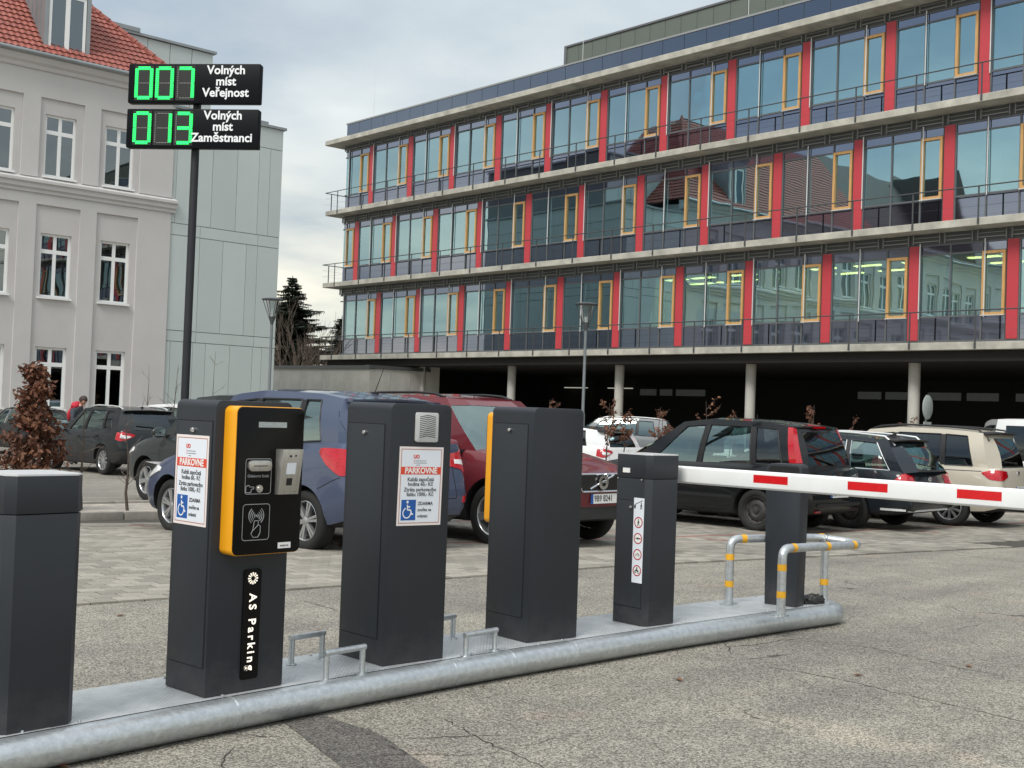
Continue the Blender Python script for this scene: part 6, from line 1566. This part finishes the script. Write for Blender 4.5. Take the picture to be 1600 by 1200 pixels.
# 3. black estate on steel wheels with tall lamps
est = dict(W=1.775, L=4.62, H=1.60, wb=2.70, r=.318, ro=.90, paint=M['carblack'], rim='steel', dark=('qwin', 'bl'), wideback=1,
    hood=[(-1.03, 1.0), (2.6, 1.05), (3.0, 1.0), (3.4, .90), (3.73, .74)], belt=[(-1.03, .98), (0, 1.0), (1.5, .96), (2.6, .92), (3.2, .84), (3.73, .66)],
    rear=[(.25, .08), (.45, .0), (.62, .02), (.8, .07), (1.0, .11)], front=[(.2, .08), (.5, 0), (.75, .1), (.95, .3), (1.1, .4)],
    gh=dict(wb=2.70, wt=1.55, rt=-.52, rb=-.78, wT=.72, pill=[(2.05, 1.30, 'win'), (1.12, 1.02, 'tr'), (1.03, .93, 'win'), (.15, .22, 'tr'), (.06, .13, 'qwin'), (-.40, -.22, 'cabin')], roof=[(-.52, 1.58), (0, 1.64), (.9, 1.67), (1.55, 1.60)], sill=.06, head=.88, wideback=True),
    seams=seams_for(2.2, 1.08, .12, .30, .93, .62) + [[(-.62, .98), (-.68, .62), (-.6, .5)]], rseams=[[(.70, .98), (.72, .62), (0, .60)]], handles=[(1.28, .84), (.30, .86)],
    lamps=[],
    rplate=(.60, '3B1 2430', -.05), extra=[pillar_lamp(), spoiler(.05), rear_box('high_stop_lamp', -.16, .16, 1.565, 1.595, 'lampred', .05), wiper(1.03, -.05, .42, .10), badge('rear', 0, .82, .055), side_strip('rub_strip', -.3, 3.2, .50, .50, .05, 'cartrim', .008), rear_box('bumper_step', -.62, .62, .42, .46, 'cartrim', .035), rear_box('bumper_lamp', .50, .64, .33, .36, 'lampdarkred', .03)])
make_car(est, 'black estate car with steel wheels and tall red pillar lamps behind the boom', (3.68, 18.15, 0), -46.5)
# 4. dark estate with chrome lines
est2 = dict(W=1.82, L=4.68, H=1.50, wb=2.71, r=.325, ro=1.03, paint=M['bluedark'], rim='steel', chromeline=True,
    hood=[(-1.12, .97), (2.5, 1.0), (3.0, .95), (3.65, .70)], belt=[(-1.12, .95), (0, .97), (1.5, .93), (2.6, .89), (3.2, .80), (3.65, .62)],
    rear=[(.25, .10), (.42, .0), (.62, .02), (.8, .08), (.98, .16)], front=[(.2, .08), (.5, 0), (.8, .15), (1.0, .35)],
    gh=dict(wb=2.55, wt=1.45, rt=-.58, rb=-1.02, wT=.70, pill=[(1.95, 1.20, 'win'), (1.05, .93, 'tr'), (.96, .84, 'win'), (.12, .16, 'tr'), (.03, .07, 'qwin'), (-.66, -.32, 'cabin')], roof=[(-.58, 1.43), (0, 1.48), (.9, 1.51), (1.45, 1.45)], sill=.06),
    seams=seams_for(2.1, 1.02, .10, .28, .90, .6), rseams=[[(.66, .95), (.70, .70), (0, .55)]], handles=[(1.22, .80), (.25, .82)],
    lamps=[('tail_lamp', 'lampred', True, [(-.26, .76, .82), (-.16, .74, .92), (0, .74, .93), (.2, .75, .91), (.36, .76, .89)]), ('reverse_lamp', 'lampwhite', True, [(-.24, .765, .79), (.05, .745, .775)])],
    rplate=(.52, '4B7 1962'), extra=[spoiler(.12, 'cartrim'), rails('alu', -.62, 1.5, .05), sharkfin(-.30), wiper(1.02, -.05, .40, .05), badge('rear', 0, .82, .05), side_strip('sill_trim', -1.0, -.55, .36, .36, .035, 'alu'), rear_box('bumper_trim', -.75, .75, .33, .36, 'alu', .01)])
make_car(est2, 'dark slate estate car with pale roof rails and chrome window line', (5.40, 19.35, 0), -47)
# 5. beige people carrier
tou = dict(W=1.83, L=4.53, H=1.66, wb=2.79, r=.33, ro=.90, paint=M['beige'], rim='ten', dark=('qwin', 'bl', 'rwin'), darkx=1.3,
    hood=[(-.9, 1.03), (2.6, 1.07), (3.1, .98), (3.63, .74)], belt=[(-.9, 1.02), (0, 1.03), (1.5, .97), (2.6, .93), (3.2, .84), (3.63, .66)],
    rear=[(.25, .08), (.45, 0), (.65, .02), (.85, .05), (1.04, .09)], front=[(.2, .08), (.5, 0), (.8, .15), (1.0, .35)],
    gh=dict(wb=2.75, wt=1.65, rt=-.52, rb=-.78, wT=.71, pill=[(2.1, 1.38, 'win'), (1.18, 1.08, 'tr'), (1.09, .99, 'win'), (.20, .24, 'tr'), (.12, .16, 'qwin'), (-.38, -.20, 'cabin')], roof=[(-.52, 1.60), (0, 1.65), (.9, 1.68), (1.65, 1.61)], sill=.08),
    seams=seams_for(2.2, 1.14, .18, .30, .95, .62), rseams=[[(.66, 1.0), (.70, .72), (0, .56)]], handles=[(1.34, .86), (.33, .88)],
    lamps=[('tail_lamp', 'lampred', True, [(-.34, .93, .95), (-.2, .83, .99), (0, .82, 1.0), (.2, .82, .99), (.42, .88, .97)])],
    rplate=(.66, '1ZW 3188', -.02), extra=[spoiler(.10, 'cartrim'), rails('cartrim', -.55, 1.6, .05), wiper(1.10, -.05, .40, .03), badge('rear', 0, .93, .05), rear_box('bumper_trim', -.7, .7, .32, .40, 'cartrim', .006), side_strip('tail_seam', -.55, 1.0, .965, .965, .012, 'cartrim', .004)])
make_car(tou, 'beige people carrier with tinted rear windows and black roof rails, far right of the row', (7.50, 20.75, 0), -47)
# 6. dark hatch SUV at left
sx4 = dict(W=1.785, L=4.30, H=1.58, wb=2.60, r=.330, ro=.83, paint=M['dgrey'], rim='ten', clad=True, dark=('bl', 'qwin'),
    hood=[(-.83, 1.02), (2.4, 1.04), (2.9, .98), (3.47, .76)], belt=[(-.83, 1.02), (0, 1.04), (1.5, .97), (2.5, .92), (3.0, .86), (3.47, .68)],
    rear=[(.25, .12), (.5, 0), (.7, .02), (.85, .06), (1.04, .10)], front=[(.2, .1), (.5, 0), (.8, .12), (1.0, .3)],
    gh=dict(wb=2.45, wt=1.48, rt=-.42, rb=-.70, wT=.70, pill=[(1.92, 1.25, 'win'), (1.10, 1.0, 'tr'), (1.01, .91, 'win'), (.22, .26, 'tr'), (.14, .18, 'qwin'), (-.22, -.05, 'cabin')], roof=[(-.42, 1.47), (0, 1.515), (.8, 1.54), (1.48, 1.48)], sill=.07),
    seams=seams_for(2.05, 1.06, .20, .34, .95, .65), rseams=[[(.62, 1.0), (.64, .62), (0, .60)]], handles=[(1.24, .84), (.33, .87)],
    lamps=[('tail_lamp', 'lampred', True, [(-.24, .82, 1.03), (-.05, .78, 1.02), (.15, .80, .98), (.40, .90, .94)]), ('reverse_lamp', 'lampwhite', True, [(-.08, .86, .94), (.18, .84, .91), (.30, .87, .90)])],
    rplate=(.74, '5J3 4412'), extra=[spoiler(.10), rails('alu', -.3, 1.3, .04), antenna(-.10, 0, .22, .5), wiper(1.10, .0, .40, .03), badge('rear', 0, .93, .05), rear_box('bumper_trim', -.6, .6, .33, .37, 'alu', .012)])
make_car(sx4, 'dark grey crossover with short roof aerial parked behind the leafless saplings', (-9.17, 27.42, 0), -45)
# 7. dark saloon at far left
sed = dict(W=1.80, L=4.60, H=1.46, wb=2.72, r=.325, ro=1.02, paint=M['carblack'], rim='seven', chromeline=True,
    hood=[(-1.02, 1.0), (-.55, 1.02), (2.4, .98), (3.0, .90), (3.58, .68)], belt=[(-1.02, .93), (0, .95), (1.5, .90), (2.6, .86), (3.58, .60)],
    rear=[(.25, .1), (.5, 0), (.7, .02), (.95, .05)], front=[(.2, .1), (.5, 0), (.8, .2), (1.0, .4)],
    gh=dict(wb=2.45, wt=1.40, rt=.05, rb=-.62, wT=.68, wB=.88, pill=[(1.85, 1.15, 'win'), (1.0, .88, 'tr'), (.91, .80, 'win'), (.05, .40, 'cabin'), (-.2, .22, 'cabin')], roof=[(.05, 1.36), (.5, 1.41), (.9, 1.42), (1.4, 1.37)], sill=.06),
    seams=seams_for(2.0, .98, .10, .28, .88, .6), handles=[(1.15, .78), (.25, .80)],
    lamps=[('tail_lamp', 'lampred', True, [(-.22, .74, .88), (.1, .74, .88), (.3, .78, .86)])], rplate=(.55, '2BE 7705'))
make_car(sed, 'black saloon with chrome window line at the left edge, behind the brown oak', (-14.4, 35.4, 0), -45)
# 8. dark SUV nose next to the blue car
s8 = dict(suv); s8.update(paint=M['silver'], clad=False, extra=[], fplate=None, rplate=(.8, '3BA 6618'), r=.345, W=1.86, H=1.62)
s8['paint'] = paint('grey_green_metallic', (.030, .037, .037), .3)
make_car(s8, 'dark grey SUV whose nose shows left of the blue car, beyond the reader column', (-5.95, 19.95, 0), -46, anchor='front_left')
# 9. white hatchback behind the crossover
s9 = dict(mpv); s9.update(paint=M['carwhite'], H=1.52, extra=[], rplate=(.74, '8B2 5590'))
make_car(s9, 'white hatchback facing right, peeping out behind the dark crossover and ticket column', (-8.1, 31.2, 0), 134, anchor='front_right')
# 10. white crossover with black roof
s10 = dict(sx4); s10.update(paint=M['carwhite'], roofpaint=M['carblack'], roofmat=2, extra=[spoiler(.14, 'cartrim'), wiper(1.10, .0, .40, .03)], rplate=(.74, '7B5 1173'), H=1.50, chromeline=False)
s10['gh'] = dict(sx4['gh']); s10['gh']['roof'] = [(-.42, 1.40), (0, 1.44), (.8, 1.46), (1.48, 1.40)]
make_car(s10, 'white crossover with black roof, seen between the third column and barrier cabinet', (1.55, 28.1, 0), -46)
# 11. white van-like car further back
s11 = dict(tou); s11.update(paint=M['carwhite'], dark=('qwin', 'bl'), H=1.80, L=4.75, ro=.95, extra=[], rplate=(.66, '6B3 9027'))
s11['gh'] = dict(tou['gh']); s11['gh']['roof'] = [(-.52, 1.68), (0, 1.73), (.9, 1.755), (1.65, 1.70)]
make_car(s11, 'tall white van-like car whose long roof shows above the black estate', (6.1, 30.8, 0), -47)
# 12. black SUV inside the undercroft
s12 = dict(suv); s12.update(paint=M['silver'], extra=[rails('alu', -.5, 1.6, .04)], fplate=None, H=1.72)
make_car(s12, 'dark SUV parked in the shade under the office block, left of the second column', (4.6, 40.6, 0), -80, anchor='rear_left', group='cars under the office block')
s13 = dict(tou); s13.update(paint=M['carblack'], extra=[], dark=('bl',))
make_car(s13, 'black car parked in the shade under the office block, near the first column', (-.9, 48.8, 0), -70, group='cars under the office block')
# 14. white van
van = dict(W=1.90, L=4.9, H=1.98, wb=3.0, r=.335, ro=.98, paint=M['carwhite'], rim='steel', dark=('bl', 'win', 'qwin'), name='parked_van', cat='van', wr=.93,
    hood=[(-.98, 1.08), (3.0, 1.12), (3.4, 1.02), (3.92, .85)], belt=[(-.98, 1.06), (0, 1.06), (2.6, 1.02), (3.3, .95), (3.92, .78)],
    rear=[(.25, .05), (.45, 0), (.62, .03), (1.1, .05)], front=[(.2, .08), (.5, 0), (.8, .08), (1.1, .3)],
    gh=dict(wb=3.25, wt=2.55, rt=-.84, rb=-.92, wT=.86, wB=.96, pill=[(2.75, 2.3, 'win'), (1.95, 1.9, 'cabin'), (1.8, 1.8, 'win'), (.75, .75, 'cabin'), (.65, .65, 'qwin'), (-.6, -.6, 'cabin')], roof=[(-.84, 1.93), (0, 1.95), (1.5, 1.95), (2.55, 1.88)], sill=.10, head=.86, wideback=True),
    seams=[[(2.9, .35), (2.9, 1.0)], [(1.9, .35), (1.9, 1.0)], [(.7, .35), (.7, 1.0)]], rseams=[[(0, .5), (0, 1.05)]],
    lamps=[('tail_lamp', 'lampred', True, [(-.06, .70, 1.05), (.03, .70, 1.05), (.10, .72, 1.03)])], rplate=(.72, '5B8 3341', .2), extra=[rear_box('high_stop_lamp', -.10, .12, 1.90, 1.93, 'lampred', .04), wiper(1.2, -.05, .40, .03)])
make_car(van, 'white van seen from behind with tinted rear window at the right edge of the frame', (10.3, 26.2, 0), 17)
# ------------------------------------------------------------------ person beyond the dark crossover
def skin_body(name, verts, edges, mats, parent, sub=2):
    me = bpy.data.meshes.new(name); me.from_pydata([v[:3] for v in verts], edges, []); o = bpy.data.objects.new('tmp', me); COL.objects.link(o)
    o.modifiers.new('s', 'SKIN'); sk = me.skin_vertices[0].data if me.skin_vertices else None
    if sk is None:
        bm = bmesh.new(); bm.from_mesh(me); bm.verts.layers.skin.verify(); bm.to_mesh(me); bm.free(); sk = me.skin_vertices[0].data
    for i, v in enumerate(verts):
        sk[i].radius = (v[3], v[4] if len(v) > 4 else v[3]); sk[i].use_root = (i == 0)
    m = o.modifiers.new('u', 'SUBSURF'); m.levels = sub; m.render_levels = sub
    dg = bpy.context.evaluated_depsgraph_get(); dg.update(); nm = bpy.data.meshes.new_from_object(o.evaluated_get(dg)); bpy.data.objects.remove(o)
    for m_ in mats: nm.materials.append(m_)
    nm.shade_smooth(); nm.name = name; return obj(name, nm, parent)
PX_, PY_ = -11.35, 31.6
PE = thing('person', 'person in dark jacket with red hood bending over a phone beyond the dark crossover', 'person', (PX_, PY_, gh(PY_)), radians(-20))
M['skinm'] = pbr('skin', (.50, .27, .19), .5); M['jacket'] = pbr('dark_jacket', (.045, .055, .07), .8, bump=.3, bscale=30); M['redcloth'] = pbr('red_hood_cloth', (.50, .02, .04), .75, bump=.3, bscale=25); M['jeans'] = pbr('dark_jeans', (.03, .04, .07), .85); M['hair'] = pbr('dark_brown_hair', (.035, .018, .012), .6, bump=.6, bscale=60); M['shoe'] = pbr('dark_shoe', (.02, .02, .02), .6)
# +X is where the person looks (to the right of the picture)
V = [(0, 0, .92, .15, .12), (.03, 0, 1.10, .14, .11), (.08, 0, 1.28, .17, .12), (.15, 0, 1.44, .17, .11), (.20, 0, 1.53, .06), (.25, 0, 1.60, .06),
     (.13, .17, 1.42, .065), (.16, .24, 1.18, .055), (.36, .14, 1.20, .045), (.43, .10, 1.27, .032),
     (.13, -.17, 1.42, .065), (.17, -.24, 1.16, .055), (.37, -.12, 1.24, .045), (.44, -.05, 1.32, .032),
     (0, .09, .86, .10), (.03, .10, .50, .070), (-.02, .10, .10, .048), (.0, -.09, .86, .10), (.06, -.10, .50, .070), (.02, -.10, .10, .048), (.10, .11, .04, .042), (.14, -.11, .04, .042)]
E_ = [(0, 1), (1, 2), (2, 3), (3, 4), (4, 5), (3, 6), (6, 7), (7, 8), (8, 9), (3, 10), (10, 11), (11, 12), (12, 13), (0, 14), (14, 15), (15, 16), (0, 17), (17, 18), (18, 19), (16, 20), (19, 21)]
b = skin_body('body', V, E_, [M['jacket'], M['jeans'], M['shoe'], M['skinm']], PE)
for p in b.data.polygons:
    z = p.center.z; x = p.center.x
    p.material_index = 2 if z < .11 else 1 if z < .90 else (3 if (z > 1.53 and x > .17) or (x > .405) else 0)
# head with nose and ears
bm = bmesh.new(); bmesh.ops.create_icosphere(bm, subdivisions=4, radius=1)
for v in bm.verts:
    c_ = v.co; x, y, z = c_.x * .10, c_.y * .077, c_.z * .118
    if c_.x > .7 and abs(c_.y) < .22 and -.25 < c_.z < .15: x += .022 * (1 - abs(c_.y) / .22)
    if c_.x > .55 and .05 < c_.z < .3 and .18 < abs(c_.y) < .5: x -= .008
    if c_.z < -.3: x *= .92; y *= .86
    if abs(c_.y) > .93 and abs(c_.x) < .25: y *= 1.13
    v.co = Vector((x, y, z))
hm = bpy.data.meshes.new('head'); bm.to_mesh(hm); bm.free(); hm.materials.append(M['skinm']); hm.shade_smooth(); HD = obj('head', hm, PE, (.285, 0, 1.675), (0, radians(38), 0))
fe = MB()
for s in (-1, 1): fe.lathe([(0, .003), (.010, .0)], 10, 'x', c=(.088, s * .03, .012)); fe.box(.088, .094, s * .03 - .016, s * .03 + .016, .028, .033)
fe.box(.085, .092, -.022, .022, -.058, -.052); fe.build('face_features', M['hair'], HD)
bm = bmesh.new(); bmesh.ops.create_icosphere(bm, subdivisions=4, radius=1)
for v in bm.verts:
    c_ = v.co.copy(); k = 1 + .06 * mn.noise(c_ * 5); f = 1.0
    if c_.x > .35 and c_.z < .35: f = .82
    if c_.z < -.45: f = .8
    v.co = Vector((c_.x * .112 * f * k - .006, c_.y * .090 * f * k, c_.z * .128 * f * k + .008))
hh = bpy.data.meshes.new('hair'); bm.to_mesh(hh); bm.free(); hh.materials.append(M['hair']); hh.shade_smooth(); obj('hair', hh, PE, (.285, 0, 1.675), (0, radians(38), 0))
# red hood lying on the shoulders and red back panel
bm = bmesh.new(); bmesh.ops.create_icosphere(bm, subdivisions=4, radius=1)
for v in bm.verts:
    c_ = v.co.copy(); k = 1 + .12 * mn.noise(c_ * 2.5); v.co = Vector((c_.x * .13 * k, c_.y * .19 * k, c_.z * .12 * k))
me = bpy.data.meshes.new('red_hood'); bm.to_mesh(me); bm.free(); me.materials.append(M['redcloth']); me.shade_smooth(); obj('red_hood', me, PE, (.10, 0, 1.53), (0, radians(25), 0))
bm = bmesh.new(); bmesh.ops.create_icosphere(bm, subdivisions=4, radius=1)
for v in bm.verts:
    c_ = v.co.copy(); k = 1 + .08 * mn.noise(c_ * 3); v.co = Vector((c_.x * .10 * k, c_.y * .18 * k, c_.z * .22 * k))
me = bpy.data.meshes.new('red_back'); bm.to_mesh(me); bm.free(); me.materials.append(M['redcloth']); me.shade_smooth(); obj('red_back', me, PE, (-.02, 0, 1.33), (0, radians(18), 0))
# hands: palm, four fingers and a thumb, closed on the phone
for s, (hx, hy, hz) in ((1, (.45, .09, 1.285)), (-1, (.46, -.04, 1.335))):
    hv = [(hx, hy, hz, .026, .020), (hx + .05, hy - s * .01, hz + .03, .028, .017)]; he = [(0, 1)]
    for k in range(4):
        f = (k - 1.5) * .017; ln = (.024, .030, .028, .022)[k]; i = len(hv)
        hv += [(hx + .068, hy - s * .015 + f, hz + .045, .0085), (hx + .085, hy - s * .028 + f, hz + .045 + ln, .008), (hx + .075, hy - s * .046 + f, hz + .050 + ln * 1.5, .007)]; he += [(1, i), (i, i + 1), (i + 1, i + 2)]
    i = len(hv); hv += [(hx + .03, hy - s * .035, hz + .025, .011), (hx + .055, hy - s * .05, hz + .045, .009)]; he += [(0, i), (i, i + 1)]
    skin_body('hand', hv, he, [M['skinm']], PE, 1)
ph = MB().box(-.006, .006, -.037, .037, -.075, .075).build('phone', M['black'], smooth=0, label='dark phone held by the person in the red hooded jacket', cat='phone', loc=(PX_ + .48, PY_ - .16, gh(PY_) + 1.40), rot=(0, radians(-35), radians(-20)))
